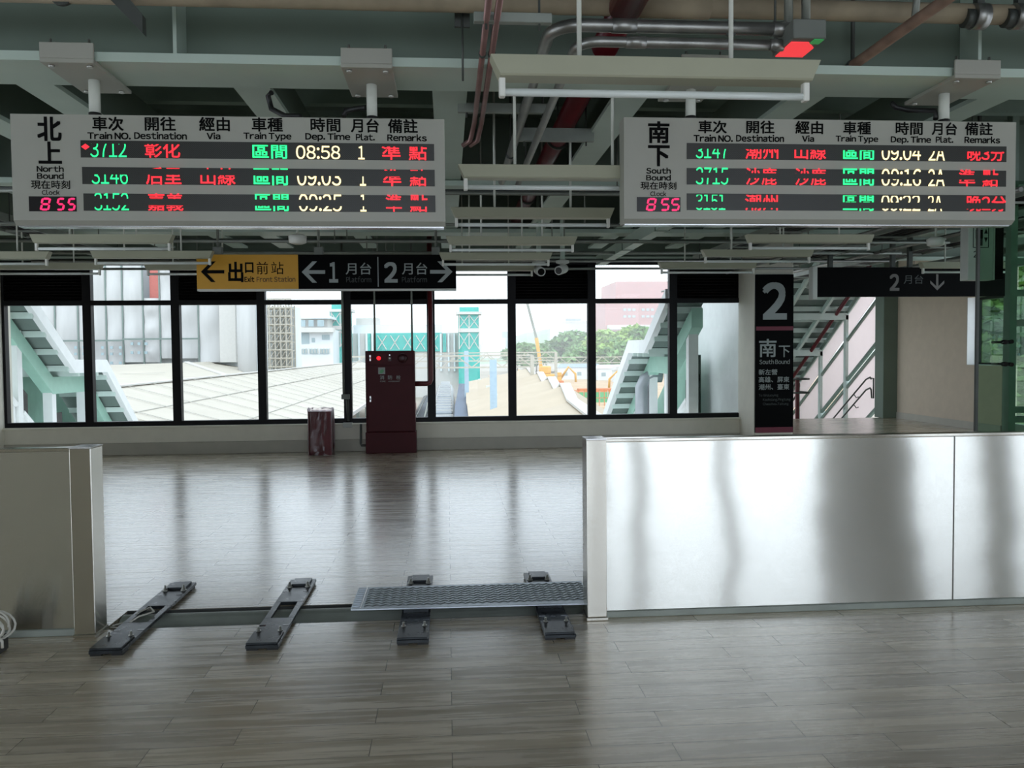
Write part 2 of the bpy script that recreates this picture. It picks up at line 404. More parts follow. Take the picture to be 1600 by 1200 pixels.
M = dict(
    floor=floor_material(),
    wall=mat('cream_wall_paint', (222, 218, 204), 0.6, vary=0.03),
    dark_wall=mat('grey_granite_wall', (104, 101, 94), 0.6, vary=0.12, scale=30),
    beige=mat('beige_wall_paint', (198, 184, 164), 0.7, vary=0.04),
    skirt=mat('grey_skirting', (176, 172, 160), 0.5, vary=0.04),
    black=mat('black_window_frame', (14, 13, 16), 0.5, vary=0.1, spec=0.25),
    louver=mat('black_louver', (24, 22, 24), 0.45, vary=0.1),
    pane=glass('window_glass', (0.96, 0.985, 0.97), 0.4),
    green_glass=glass('green_glass', (0.64, 0.76, 0.68), 0.3),
    beam=mat('pale_green_beam_paint', (186, 202, 190), 0.45, vary=0.06, scale=2),
    beam_web=mat('darkened_beam_green', (108, 122, 110), 0.6, vary=0.06, scale=2),  # same beam green darkened: weaker light on the webs put into colour
    deck=corrugated('ceiling_deck', (82, 88, 80), 0.3, 'X', 0.7, 0.6),
    purlin=mat('green_grey_purlin', (128, 146, 134), 0.55, vary=0.08),
    galv=mat('galvanised_steel', (150, 150, 146), 0.38, 0.85, vary=0.2, scale=9, rvary=0.08),
    conduit=mat('grey_conduit', (128, 132, 124), 0.45, 0.4, vary=0.12),
    dark_conduit=mat('dark_conduit', (70, 74, 70), 0.5, 0.2, vary=0.15),
    thin_pipe=mat('reddish_conduit', (150, 118, 114), 0.35, 0.5, vary=0.15),
    strut=mat('strut_channel', (150, 156, 148), 0.5, 0.4, vary=0.1),
    white_rod=mat('white_rod', (205, 208, 198), 0.5, vary=0.05),
    red_pipe=mat('red_pipe_paint', (92, 16, 26), 0.28, vary=0.15),
    dark_red=mat('maroon_pipe_paint', (92, 26, 30), 0.4, vary=0.12),
    rust=mat('rusty_brown_pipe', (122, 98, 82), 0.7, vary=0.3, scale=7),
    tan=mat('tan_pipe', (142, 130, 108), 0.75, vary=0.22, scale=5),
    fixture=mat('cream_fixture_enamel', (170, 170, 148), 0.45, vary=0.03),
    tube=mat('unlit_fluorescent_tube', (214, 220, 216), 0.3, vary=0.02),
    socket=mat('white_plastic', (222, 222, 214), 0.4, vary=0.02),
    board=mat('white_board_face', (164, 164, 153), 0.45, vary=0.02),
    bolt=mat('zinc_bolt', (190, 190, 184), 0.35, 0.8, vary=0.2, scale=30),
    ink=mat('black_lettering', (7, 7, 7), 0.7, vary=0.02, spec=0.1),
    led=led_panel_material(),
    clock_face=mat('black_clock_face', (10, 6, 8), 0.3, vary=0.02),
    led_green=glow('green_led', (40, 240, 140), 1.25),
    led_red=glow('red_led', (255, 44, 56), 1.25),
    led_amber=glow('amber_led', (255, 240, 190), 1.05),
    led_pink=glow('pink_led', (255, 42, 104), 1.15),
    sign_black=mat('black_sign_face', (7, 7, 8), 0.6, vary=0.02, spec=0.06),
    sign_yellow=mat('amber_sign_face', (204, 150, 34), 0.45, vary=0.03),
    sign_edge=mat('white_sign_edge', (200, 202, 196), 0.4, vary=0.03),
    grey_ink=mat('grey_lettering', (150, 156, 154), 0.5, vary=0.02),
    faint_ink=mat('faint_lettering', (104, 100, 96), 0.5, vary=0.02),
    dim_ink=mat('dim_lettering', (66, 70, 70), 0.5, vary=0.02),
    maroon=mat('maroon_band', (108, 30, 52), 0.5, vary=0.03),
    brown_ink=mat('brown_lettering', (92, 66, 22), 0.5, vary=0.03),
    steel=steel_material('brushed_stainless', (222, 222, 216), 0.14, 0.34, 0.01),
    steel_post=steel_material('brushed_stainless_post', (206, 202, 192), 0.18, 0.25, 0.006),
    seam=mat('steel_seam', (120, 120, 114), 0.4, 0.8, vary=0.1),
    plate=mat('black_steel_plate', (56, 60, 63), 0.30, 0.7, vary=0.35, scale=12, rvary=0.12),
    tread=tread_material(),
    trench=mat('trench_concrete', (74, 76, 74), 0.8, vary=0.2),
    cabinet=mat('maroon_cabinet_enamel', (70, 25, 30), 0.5, vary=0.06, spec=0.2),
    cabinet_dark=mat('dark_maroon', (52, 12, 16), 0.4, vary=0.06),
    lamp_red=glow('red_indicator', (255, 30, 40), 2.2),
    chrome=mat('chrome_latch', (200, 200, 200), 0.25, 0.9, vary=0.05),
    bin=mat('maroon_bin', (92, 30, 36), 0.5, vary=0.1),
    film=film_material(),
    rubber=mat('black_cable_rubber', (18, 18, 18), 0.5, vary=0.05),
    cable=mat('white_cable', (190, 188, 178), 0.5, vary=0.05),
    lens_red=glow('red_lens', (235, 60, 66), 0.9),
    lens_green=glow('green_lens', (40, 130, 70), 0.6),
    grey_box=mat('grey_steel_box', (112, 116, 110), 0.5, 0.2, vary=0.06),
    camera_body=mat('camera_housing', (196, 198, 192), 0.4, vary=0.03),
    lens=mat('black_lens', (8, 8, 10), 0.1, vary=0.02),
    mint=mat('mint_green_steel', (172, 214, 196), 0.5, vary=0.05),
    mint_light=mat('pale_mint_steel', (218, 234, 226), 0.5, vary=0.04),
    white_metal=mat('white_metal', (244, 246, 244), 0.5, vary=0.03),
    soffit=mat('grey_soffit', (104, 118, 112), 0.6, vary=0.06),
    dark_opening=mat('dark_opening_shade', (58, 56, 54), 0.7, vary=0.3, scale=8),  # dark tone standing for the shade inside open gaps
    poly=sheet_material('translucent_panel', (246, 236, 234), 0.8),
    stair=mat('stair_tile', (128, 116, 102), 0.6, vary=0.1),
    roof_white=corrugated('pale_roof_sheet', (194, 187, 172), 0.9, 'Y', 0.6, 0.25, 0.05),
    seam_line=mat('roof_seam', (168, 166, 158), 0.6, vary=0.05),
    roof_cream=corrugated('cream_roof_sheet', (190, 174, 150), 2.4, 'Y', 0.6, 0.1, 0.05),
    roof_trim=mat('white_roof_trim', (206, 204, 198), 0.5, vary=0.03),
    wrap=mat('grey_scaffold_sheet', (190, 190, 188), 0.65, vary=0.08, scale=0.5, stretch=(3, 3, 0.4), bump=0.5),
    scaff=mat('scaffold_tube', (196, 190, 176), 0.6, 0.2, vary=0.1),
    brick_red=mat('faded_red_panel', (214, 128, 118), 0.7, vary=0.06),
    pale_wall=mat('pale_building_wall', (226, 232, 234), 0.7, vary=0.05, scale=1),
    grey_win=mat('grey_building_window', (138, 156, 160), 0.3, vary=0.06),
    teal=mat('teal_glazing', (58, 178, 166), 0.25, vary=0.1, scale=1.5),
    navy=mat('blue_grey_platform_edge', (84, 98, 118), 0.6, vary=0.2, scale=2),
    ballast=mat('track_ballast', (112, 110, 106), 0.9, vary=0.25, scale=4, bump=0.5),
    rail=mat('rail_steel', (110, 104, 98), 0.4, 0.6, vary=0.1),
    train=mat('train_silver', (172, 176, 180), 0.4, 0.3, vary=0.05),
    train_dark=mat('train_roof_grey', (122, 128, 132), 0.6, vary=0.08),
    earth=mat('site_earth', (196, 170, 140), 0.9, vary=0.15, scale=0.15),
    orange=mat('orange_machine_paint', (222, 170, 78), 0.5, vary=0.08),
    orange_steel=mat('orange_primed_steel', (214, 132, 84), 0.7, vary=0.12),
    fence_green=mat('green_fence_panel', (110, 182, 130), 0.6, vary=0.08),
    blue_sheet=mat('blue_sheet', (176, 198, 214), 0.6, vary=0.08),
    pink=mat('pink_brick_wall', (178, 112, 108), 0.8, vary=0.05, scale=0.3),
    bark=mat('tree_bark', (92, 78, 62), 0.9, vary=0.2),
    leaf=mat('leaf_green', (138, 170, 84), 0.6, vary=0.3, scale=0.6),
    leaf_dark=mat('leaf_dark_green', (96, 136, 74), 0.6, vary=0.35, scale=0.6),
    leaf_deep=mat('leaf_deep_green', (56, 88, 42), 0.6, vary=0.45, scale=1.2),
    leaf_mid=mat('leaf_mid_green', (96, 130, 54), 0.6, vary=0.45, scale=1.2),
    hill=mat('wooded_hillside', (110, 136, 104), 0.9, vary=0.25, scale=0.05),
    ground=mat('outside_ground', (170, 162, 148), 0.9, vary=0.1, scale=0.2),
)

for k in ('mint', 'mint_light', 'white_metal', 'roof_white', 'roof_cream', 'roof_trim', 'wrap', 'scaff', 'brick_red', 'pale_wall', 'teal', 'train', 'earth', 'orange', 'orange_steel', 'fence_green', 'blue_sheet', 'pink', 'ground', 'navy', 'ballast'):
    for nd in M[k].node_tree.nodes:         # outdoor colours darkened evenly to offset the bright sky
        if nd.type == 'VALTORGB':
            for e in nd.color_ramp.elements:
                e.color = tuple(c * 0.8 for c in e.color[:3]) + (1,)
def struct(name, mb, m, label, cat, **k):
    return tag(mb.build(name, m, **k), label, cat, kind='structure')

# ================================================================== SETTING
WY = 13.8          # room face of the window wall
EX, EX1, EY = 5.0, 10.4, 18.75     # corridor beyond the wall, to the stair
LEFT = -7.06
TY0, TY1 = 5.0, 5.36               # cable trench across the gate line
TX0, TX1 = -2.03, 0.84
CEIL = 3.95
mb = MB()
for x0, x1, y0, y1 in ((-16, 16, -9, 3), (LEFT - 0.2, 10.8, 3, TY0), (LEFT - 0.2, TX0, TY0, TY1), (TX1, 10.8, TY0, TY1), (LEFT - 0.2, 10.8, TY1, WY + 0.2), (EX, 10.8, WY + 0.2, EY)):
    mb.box(x0, x1, y0, y1, -0.25, 0)
mb.box(16, 22, -9, 3, -0.25, 0)
struct('floor', mb, M['floor'], 'glossy grey-brown wood-look plank tile floor with a cable trench at the gate line', 'floor')
mb = MB().box(TX0, TX1, TY0, TY1, -0.24, -0.16)
mb.box(TX0, TX1, TY0, TY0 + 0.012, -0.16, -0.002).box(TX0, TX1, TY1 - 0.012, TY1, -0.16, -0.002)
struct('trim_1', mb, M['trench'], 'open concrete-lined cable trench sunk in the floor between the barriers', 'trench')
mb = MB().box(LEFT - 0.2, 10.8, 3, WY + 0.3, CEIL, CEIL + 0.12).box(EX - 0.2, 10.8, WY + 0.3, EY + 0.3, CEIL, CEIL + 0.12).box(-16, 16, -3.6, 3, CEIL, CEIL + 0.12).box(-16, -1.5, -9.2, -3.6, CEIL, CEIL + 0.12).box(8.5, 22, -9.2, -3.6, CEIL, CEIL + 0.12)
struct('ceiling', mb, M['deck'], 'dark green-grey ribbed metal ceiling deck above the pipes', 'ceiling')

mb = MB().box(LEFT, EX + 0.05, WY, WY + 0.24, 0, 0.435)
wall_back = struct('wall_back', mb, M['wall'], 'low cream wall running under the row of black framed windows', 'wall')
mb = MB().box(LEFT, EX + 0.05, WY - 0.03, WY, 0, 0.2)
struct('baseboard_back', mb, M['skirt'], 'grey skirting along the foot of the low window wall', 'baseboard', bevel=0.008)
mb = MB().box(LEFT, EX + 0.05, WY - 0.06, WY + 0.26, 0.435, 0.465)
struct('trim_2', mb, M['wall'], 'pale sill ledge under the black framed windows', 'sill', bevel=0.005)
mb = MB().box(LEFT, EX + 0.4, WY + 0.02, WY + 0.3, 3.12, CEIL)
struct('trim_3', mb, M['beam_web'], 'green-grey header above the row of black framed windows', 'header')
mb = MB().box(LEFT - 0.2, LEFT, 7.5, WY + 0.3, 0, CEIL)
struct('wall_left', mb, M['wall'], 'pale side wall meeting the window row at its end beside the leftmost pane', 'wall')
# behind the camera: a glazed front with broad piers and a solid stretch
mb = MB()
for x0, x1 in ((-3.4, -2.9), (0.2, 0.6), (3.2, 3.5), (4.12, 4.42), (6.25, 6.52), (8.6, 10.85), (12.7, 13.3), (14.8, 22)):
    mb.box(x0, x1, -9.2, -8.9, 0, CEIL)
mb.box(-6.5, 14.8, -9.2, -8.9, 3.7, CEIL)
struct('wall_entrance', MB().box(-16, -6.5, -9.2, -8.9, 0, CEIL), M['wall'], 'pale solid stretch of the entrance side wall, behind the viewer', 'wall')
struct('wall_front', mb, M['dark_wall'], 'entrance side wall with tall openings opposite the windows', 'wall')

# windows: nine bays, louvers over every other one
muls = [atY((a + b) / 2, 570, WY + 0.1).x for a, b in ((1.5, 10), (134, 147), (271, 284), (404, 417), (536, 551), (667, 681), (793, 807), (917, 931), (1044, 1057), (1169, 1177))]
HW = 0.066
Z0, ZT, Z1 = 0.465, 2.46, 3.12
OUT = ['the stair canopy at the end by the side wall', 'grey sheeted scaffolding and a canopy end', 'grey sheeting and a pale roof', 'a pale roof and a scaffold tower', 'the hydrant cabinet and teal glazing beyond', 'tracks and a teal tower', 'a crane over a building site', 'trees and a pink building', 'a mint stair side and a blank pale wall']
for i in range(9):
    x0, x1 = muls[i], muls[i + 1]
    t = thing('window_%d' % (i + 1), 'black framed window %s showing %s' % ('under a black louver' if i % 2 == 0 else 'with a clear transom', OUT[i]), 'window', ((x0 + x1) / 2, WY + 0.1, Z0), kind='structure')
    mb = MB()
    yy0, yy1 = WY + 0.03, WY + 0.15
    a0 = x0 if i else x0 - 0.02
    mb.box(a0, x0 + HW, yy0, yy1, Z0, Z1).box(x1 - HW, x1, yy0, yy1, Z0, Z1)
    mb.box(x0 + HW, x1 - HW, yy0, yy1, Z0, Z0 + 0.075).box(x0 + HW, x1 - HW, yy0, yy1, ZT - 0.045, ZT + 0.03).box(x0 + HW, x1 - HW, yy0, yy1, Z1 - 0.06, Z1)
    mb.build('window_frame', M['black'], t)
    MB().quad((x0 + HW, WY + 0.1, Z0 + 0.075), (x1 - HW, WY + 0.1, Z0 + 0.075), (x1 - HW, WY + 0.1, ZT - 0.045), (x0 + HW, WY + 0.1, ZT - 0.045)).build('pane', M['pane'], t)
    if i % 2 == 0:
        mb = MB()
        n = 12
        for k in range(n):
            z = ZT + 0.03 + (Z1 - 0.06 - ZT - 0.03) * (k + 0.5) / n
            mb.hexa([(x0 + HW, yy0 + 0.015, z - 0.022), (x0 + HW, yy0 + 0.022, z - 0.026), (x0 + HW, yy1 - 0.01, z + 0.026), (x0 + HW, yy1 - 0.02, z + 0.03)],
                    [(x1 - HW, yy0 + 0.015, z - 0.022), (x1 - HW, yy0 + 0.022, z - 0.026), (x1 - HW, yy1 - 0.01, z + 0.026), (x1 - HW, yy1 - 0.02, z + 0.03)])
        mb.box(x0 + HW, x1 - HW, yy1 - 0.01, yy1, ZT + 0.03, Z1 - 0.06)
        mb.build('louver', M['louver'], t)
    else:
        MB().quad((x0 + HW, WY + 0.1, ZT + 0.03), (x1 - HW, WY + 0.1, ZT + 0.03), (x1 - HW, WY + 0.1, Z1 - 0.06), (x0 + HW, WY + 0.1, Z1 - 0.06)).build('transom_pane', M['pane'], t)

# column by the corridor, corridor walls
CX0, CX1, CY = atY(1179, 600, 13.1).x, atY(1240, 600, 13.1).x, 13.12
mb = MB().box(CX0, CX1, CY, CY + 0.75, 0, CEIL)
struct('column', mb, M['wall'], 'pale square column at the end of the window row carrying a black number 2 sign', 'column', bevel=0.012)
mb = MB().box(5.06, 5.24, WY + 0.26, 16.6, -7, CEIL)
struct('wall_corridor', mb, M['white_metal'], 'blank pale grey outer wall seen through the last window before the column', 'wall')
mb = MB().box(4.98, 5.28, 16.6, 16.85, -7, CEIL)
struct('column', mb, M['mint_light'], 'pale mint corner post at the far end of the blank grey wall outside', 'column')
# beige side wall with its window, further large window toward the camera
WX = EX1
wy0, wy1 = 14.92, 15.98
wz0, wz1 = 1.27, 2.62
mb = MB()
for y0, y1, z0, z1 in ((wy1, 19.0, 0, CEIL), (14.9, wy1, 0, wz0), (14.9, wy1, wz1, CEIL)):
    mb.box(WX, WX + 0.3, y0, y1, z0, z1)
struct('wall_right', mb, M['beige'], 'plain beige side wall of the corridor beyond the steel barrier', 'wall')
mb = MB().box(WX - 0.025, WX, 14.9, 18.55, 0, 0.14)
struct('baseboard_right', mb, M['skirt'], 'grey skirting along the foot of the beige corridor wall', 'baseboard')
t = thing('window_10', 'small black framed window in the beige corridor wall behind the glass lift', 'window', (WX + 0.2, 15.4, wz0), kind='structure')
mb = MB()
for y0, y1, z0, z1 in ((wy0, wy0 + 0.06, wz0, wz1), (wy1 - 0.06, wy1, wz0, wz1), (wy0, wy1, wz0, wz0 + 0.05), (wy0, wy1, wz1 - 0.05, wz1)):
    mb.box(WX + 0.2, WX + 0.27, y0, y1, z0, z1)
mb.build('window_frame', M['black'], t)
MB().box(WX + 0.0, WX + 0.2, wy1 - 0.015, wy1 - 0.002, wz0, wz1).box(WX + 0.0, WX + 0.2, wy0, wy1, wz0 + 0.001, wz0 + 0.012).build('reveal', M['white_metal'], t)
MB().quad((WX + 0.24, wy0, wz0), (WX + 0.24, wy1, wz0), (WX + 0.24, wy1, wz1), (WX + 0.24, wy0, wz1)).build('pane', M['pane'], t)
t = thing('window_11', 'large glazed screen in green-grey frame at the picture edge looking onto trees', 'window', (WX + 0.1, 12.0, 0), kind='structure')
mb = MB()
for y in (9.0, 10.45, 11.9, 13.35, 14.86):
    mb.box(WX, WX + 0.16, y - 0.03, y + 0.03, 0, CEIL)
for z0, z1 in ((0, 0.2), (2.0, 2.12), (3.1, 3.22)):
    mb.box(WX + 0.02, WX + 0.14, 9.0, 14.88, z0, z1)
mb.build('window_frame', M['purlin'], t)
MB().quad((WX + 0.08, 9, 0.2), (WX + 0.08, 14.88, 0.2), (WX + 0.08, 14.88, CEIL), (WX + 0.08, 9, CEIL)).build('pane', M['pane'], t)
GX0 = 10.35
mb = MB().box(10.06, GX0 + 0.06, 18.56, 18.95, 0, CEIL)
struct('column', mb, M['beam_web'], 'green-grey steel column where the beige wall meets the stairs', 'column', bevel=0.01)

# ceiling steel
def ibeam_x(name, y, z, x0, x1, w, h, label, tf=0.05):
    t = thing(name, label, 'beam', ((x0 + x1) / 2, y, z), kind='structure')
    MB().box(x0, x1, y - w / 2, y + w / 2, z, z + tf).build('lower_flange', M['beam'], t)
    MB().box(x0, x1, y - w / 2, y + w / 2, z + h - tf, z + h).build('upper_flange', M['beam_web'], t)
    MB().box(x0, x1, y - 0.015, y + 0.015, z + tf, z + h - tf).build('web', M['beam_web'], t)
    return t
b1 = ibeam_x('ceiling_beam', 4.93, 3.2, LEFT, 10.7, 0.42, 0.74, 'big green steel beam carrying the two departure boards')
sx = atY(275, 70, 4.75).x
for x in (sx, sx + 4.6, sx - 4.6):
    MB().box(x - 0.01, x + 0.01, 4.73, 4.91, 3.25, 3.9).build('stiffener', M['beam'], b1)
for y, lab in ((8.2, 'green steel ceiling beam behind the departure boards, second from the camera'), (11.3, 'green steel ceiling beam above the amber exit sign, third from the camera')):
    ibeam_x('ceiling_beam', y, 3.2, LEFT, 10.7, 0.36, 0.74, lab)
ibeam_x('ceiling_beam', 13.82, 3.13, -7, 11, 0.2, 0.82, 'pale green edge beam along the top of the window row')
for k, u in enumerate((-420, -130, 55, 390, 703, 1000, 1290, 1600)):
    x = atZ(u, 148, 3.2).x
    t = thing('ceiling_beam', 'green joist running toward the windows, %s of eight from the exit sign side' % ['first', 'second', 'third', 'fourth', 'fifth', 'sixth', 'seventh', 'last'][k], 'beam', (x, 9, 3.32), 'joists crossing the big ceiling beams', kind='structure')
    MB().box(x - 0.11, x + 0.11, 5.15, 13.3, 3.26, 3.29).build('lower_flange', M['beam'], t)
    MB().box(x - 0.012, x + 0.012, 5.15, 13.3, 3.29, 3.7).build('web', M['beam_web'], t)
for k, y in enumerate((3.6, 6.3, 7.25, 9.2, 10.2, 12.3)):
    t = MB().box(LEFT, 10.7, y - 0.05, y + 0.05, 3.72, 3.88).build('ceiling_beam', M['purlin'])
    tag(t, 'thin green-grey purlin under the ceiling deck, %s from the camera' % ['first', 'second', 'third', 'fourth', 'fifth', 'sixth'][k], 'purlin', 'purlins under the ceiling deck', 'structure')

# ================================================================== LIGHT FITTINGS
t0 = thing('batten_light', 'largest unlit cream fluorescent batten, hung in front of the south bound board', 'ceiling light', (0, 0, 2.6), 'unlit fluorescent battens under the ceiling')
L2 = 0.645
mb = MB()
prof = [(-0.052, 2.664), (-0.042, 2.738), (0.042, 2.738), (0.052, 2.664), (0.045, 2.658), (-0.045, 2.658)]
mb.hexa([(-L2 + 0.035, y, z) if z < 2.7 else (-L2, y, z) for y, z in prof], [(L2 - 0.035, y, z) if z < 2.7 else (L2, y, z) for y, z in prof])
mb.build('reflector', M['fixture'], t0)
MB().tube([(-L2 + 0.05, 0, 2.608), (L2 - 0.05, 0, 2.608)], 0.0145, 12).build('fluorescent_tube', M['tube'], t0)
for s in (-1, 1):
    MB().box(s * (L2 - 0.045) - 0.012, s * (L2 - 0.045) + 0.012, -0.018, 0.018, 2.588, 2.662).build('lamp_holder', M['socket'], t0, bevel=0.004)
    MB().tube([(s * 0.3, 0, 2.735), (s * 0.3, 0, CEIL)], 0.0095, 8).build('hanger_rod', M['white_rod'], t0)
FL = [(0.82, 3.23, None),
      (0.72, 5.08, 'unlit cream fluorescent batten between the two boards, second from the camera in its row'),
      (0.68, 6.56, 'unlit cream fluorescent batten below the boards, third from the camera in its row'),
      (0.64, 8.18, 'unlit cream fluorescent batten below the boards, fourth from the camera in its row'),
      (0.56, 9.5, 'unlit cream fluorescent batten touching the arrow end of the amber exit sign in view'),
      (0.50, 10.78, 'unlit cream fluorescent batten just before the windows, beside the two security cameras'),
      (-3.2, 8.1, 'unlit cream fluorescent batten directly under the north bound board'),
      (-3.18, 9.36, 'unlit cream fluorescent batten overlapping the yellow end of the exit sign'),
      (-4.92, 9.42, 'unlit cream fluorescent batten cut by the picture edge, above its longer neighbour by the louver'),
      (-4.82, 10.55, 'unlit cream fluorescent batten in front of the louver of the first window'),
      (-3.07, 10.62, 'unlit cream fluorescent batten hanging just behind the yellow exit sign'),
      (3.34, 10.5, 'unlit cream fluorescent batten in front of the louver beside the number 2 column'),
      (3.5, 9.2, 'unlit cream fluorescent batten above the number 2 column sign, second from the windows'),
      (3.57, 8.0, 'unlit cream fluorescent batten under the south bound board, third of its row from the windows'),
      (6.82, 10.5, 'unlit cream fluorescent batten above the black platform 2 sign')]
for k, (x, y, lab) in enumerate(FL):
    if k == 0:
        t0.location = (x, y, 2.6)
    else:
        dup(t0, (x, y, 2.6), lab)

# ================================================================== PIPES AND CONDUITS
def pipe(name, pts, r, m, label, n=12, cat='pipe', hang=(), group=None, rod='dark_conduit', rr=0.006, collars=()):
    p0 = Vector(pts[0])
    t = thing(name, label, cat, p0, group)
    MB().tube(pts, r, n).build('pipe_run', M[m], t)
    for q in hang:
        MB().tube([(q[0], q[1], q[2]), (q[0], q[1], CEIL)], rr, 6).build('hanger_rod', M[rod], t)
        MB().tube([(q[0] - 0.0, q[1] - 0.012, q[2]), (q[0], q[1] + 0.012, q[2])], r * 1.25, n).build('clamp', M[rod], t)
    for a, b in collars:
        MB().tube([a, b], r * 1.13, n).build('collar', M[m], t)
    return t
def arc(c, r, a0, a1, z, n=8):
    return [(c[0] + r * math.cos(a0 + (a1 - a0) * i / n), c[1] + r * math.sin(a0 + (a1 - a0) * i / n), z) for i in range(n + 1)]
# pair of galvanised conduits: along the beam, then bent away toward the windows
zA, yA = 3.215, 4.12
xA = atY(862, 47, yA).x
xE = atY(1234, 50, yA).x
R_ = 0.16
pipe('galvanised_conduit', [(xE, yA, zA)] + [(xE - 0.5, yA, zA)] + [(xA + R_ + 0.1, yA, zA)] + arc((xA + R_, yA + R_), R_, -math.pi / 2, -math.pi, zA) + [(xA, 7.9, zA)], 0.032, 'galv',
     'upper of two thick galvanised conduits bending away above the near light fitting', cat='conduit', hang=((xA, 6.8, zA), (xA + 0.9, yA, zA)),
     collars=(((xA + 0.3, yA, zA), (xA + 0.42, yA, zA)), ((xE - 0.09, yA, zA), (xE, yA, zA))))
zB, yB = 3.14, 4.13
xB = atY(903, 65, yB).x
pipe('galvanised_conduit', [(xE - 0.03, yB, zB)] + [(xE - 0.5, yB, zB)] + [(xB + 0.15, yB, zB)] + arc((xB + 0.12, yB + 0.12), 0.12, -math.pi / 2, -math.pi, zB) + [(xB, 7.9, zB)], 0.026, 'galv',
     'lower and thinner of two galvanised conduits bending away above the near light fitting', cat='conduit', hang=((xB, 6.9, zB), (xB + 1.0, yB, zB)),
     collars=(((xB + 0.24, yB, zB), (xB + 0.34, yB, zB)), ((xE - 0.1, yB, zB), (xE - 0.03, yB, zB))))
xr = atZ(885, 190, 3.4).x
pipe('sprinkler_pipe', [(xr, 3.4, 3.4), (xr, 13.3, 3.4)], 0.078, 'red_pipe', 'thick dark red sprinkler main running toward the windows between the boards', 20,
     hang=((xr, 7.0, 3.4), (xr, 9.6, 3.4)), collars=(((xr, 3.55, 3.4), (xr, 4.35, 3.4)), ((xr, 5.3, 3.4), (xr, 5.42, 3.4)), ((xr, 8.6, 3.4), (xr, 8.75, 3.4))))
for k, (u, lab) in enumerate(((752, 'thin reddish grey conduit of a pair beside the struts, on the amber sign side'), (766, 'thin reddish grey conduit of a pair beside the struts, on the red pipe side'))):
    x = atZ(u, 100, 3.2).x
    pipe('thin_conduit', [(x, 3.4, 3.2), (x, 5.62, 3.2), (x - .005, 5.75, 3.17), (x - .03, 5.85, 3.08), (x - .08, 5.9, 3.06)], 0.017, 'thin_pipe', lab, 10, 'conduit', ((x, 4.5, 3.2),), 'pair of thin conduits on struts')
yT = 4.38
zT = atY(400, 8, yT).z
pipe('tan_pipe', [(-6, yT, zT + 0.04), (8, yT, zT + 0.04)], 0.052, 'tan', 'long stained tan pipe along the very top of the picture', 16, hang=((-1.9, yT, zT + 0.04), (2.9, yT, zT + 0.04)),
     collars=(((1.0, yT, zT + 0.04), (1.4, yT, zT + 0.04)),))
for u, lab in ((1527, 'grey pipe coupling collar hanging under the tan pipe, near the rusty pipe'), (1590, 'grey pipe coupling collar under the tan pipe at the picture edge')):
    p = atY(u, 26, yT - 0.02)
    t = thing('pipe_coupling', lab, 'coupling', p, 'couplings on the tan pipe')
    MB().tube([p + Vector((-0.03, 0, 0)), p + Vector((0.045, 0, 0))], 0.068, 18).build('collar_ring', M['galv'], t)
    MB().tube([p + Vector((-0.075, 0, -0.01)), p + Vector((-0.03, 0, -0.01))], 0.05, 18).build('collar_hub', M['dark_conduit'], t)
    MB().box(p.x - 0.012, p.x + 0.028, p.y - 0.02, p.y + 0.02, p.z + 0.05, CEIL).build('hanger_strap', M['dark_conduit'], t)
xq = atZ(1385, 65, 3.3).x
pipe('rusty_pipe', [(xq, 3.2, 3.3), (xq, 12.8, 3.3)], 0.03, 'rust', 'rusty brown pipe running diagonally past the red lit box', 12, hang=((xq, 4.86, 3.3), (xq, 8.8, 3.3)), rod='dark_conduit', rr=0.012)
pipe('branch_pipe', [(xq, 4.2, 3.3), (xq + 0.03, 4.22, 3.5), (xq + 0.16, 4.3, 3.9)], 0.018, 'conduit', 'short grey branch rising from the rusty pipe to the ceiling', 10)

def strut(u0, u1, v0, v1, y, label, drop=None):
    a, b = atY(u0, v0, y), atY(u1, v1, y)
    t = thing('strut_channel', label, 'strut', ((a.x + b.x) / 2, y, b.z), 'strut channels carrying conduits')
    MB().box(a.x, b.x, y - 0.02, y + 0.02, b.z, a.z).build('channel', M['strut'], t, bevel=0.003)
    for x in (a.x + 0.06, b.x - 0.06):
        MB().tube([(x, y, b.z - 0.03), (x, y, CEIL)], 0.006, 6).build('hanger_rod', M['dark_conduit'], t)
    return t
strut(740, 862, 20, 38, 4.05, 'highest pale strut channel, near the top edge of the picture')
strut(715, 862, 161, 178, 5.62, 'pale strut channel beside the corner of the north bound board')
strut(806, 928, 200, 222, 6.3, 'pale strut channel lowest in the gap between the boards')
t = thing('hanger_bracket', 'dark folded hanger plate beside the highest strut channel', 'bracket', atY(725, 22, 4.5))
p = atY(725, 22, 4.5)
MB().box(p.x - 0.05, p.x + 0.03, 4.49, 4.51, p.z - 0.07, CEIL).build('plate', M['dark_conduit'], t)
MB().tube([(p.x - 0.01, 4.48, p.z + 0.02), (p.x - 0.01, 4.48, 3.05)], 0.006, 6).build('threaded_rod', M['dark_conduit'], t)
p = atY(205, 25, 4.3)
mb = MB().prism([(p.x - 0.11, CEIL), (p.x - 0.1, p.z + 0.08), (p.x + 0.06, p.z - 0.09), (p.x + 0.06, p.z - 0.0), (p.x - 0.02, p.z + 0.1), (p.x - 0.02, CEIL)], 'y', 4.28, 4.33)
tag(mb.build('hanger_plate', M['dark_conduit']), 'dark slanted steel plate hanging at the top above the north bound board', 'bracket')

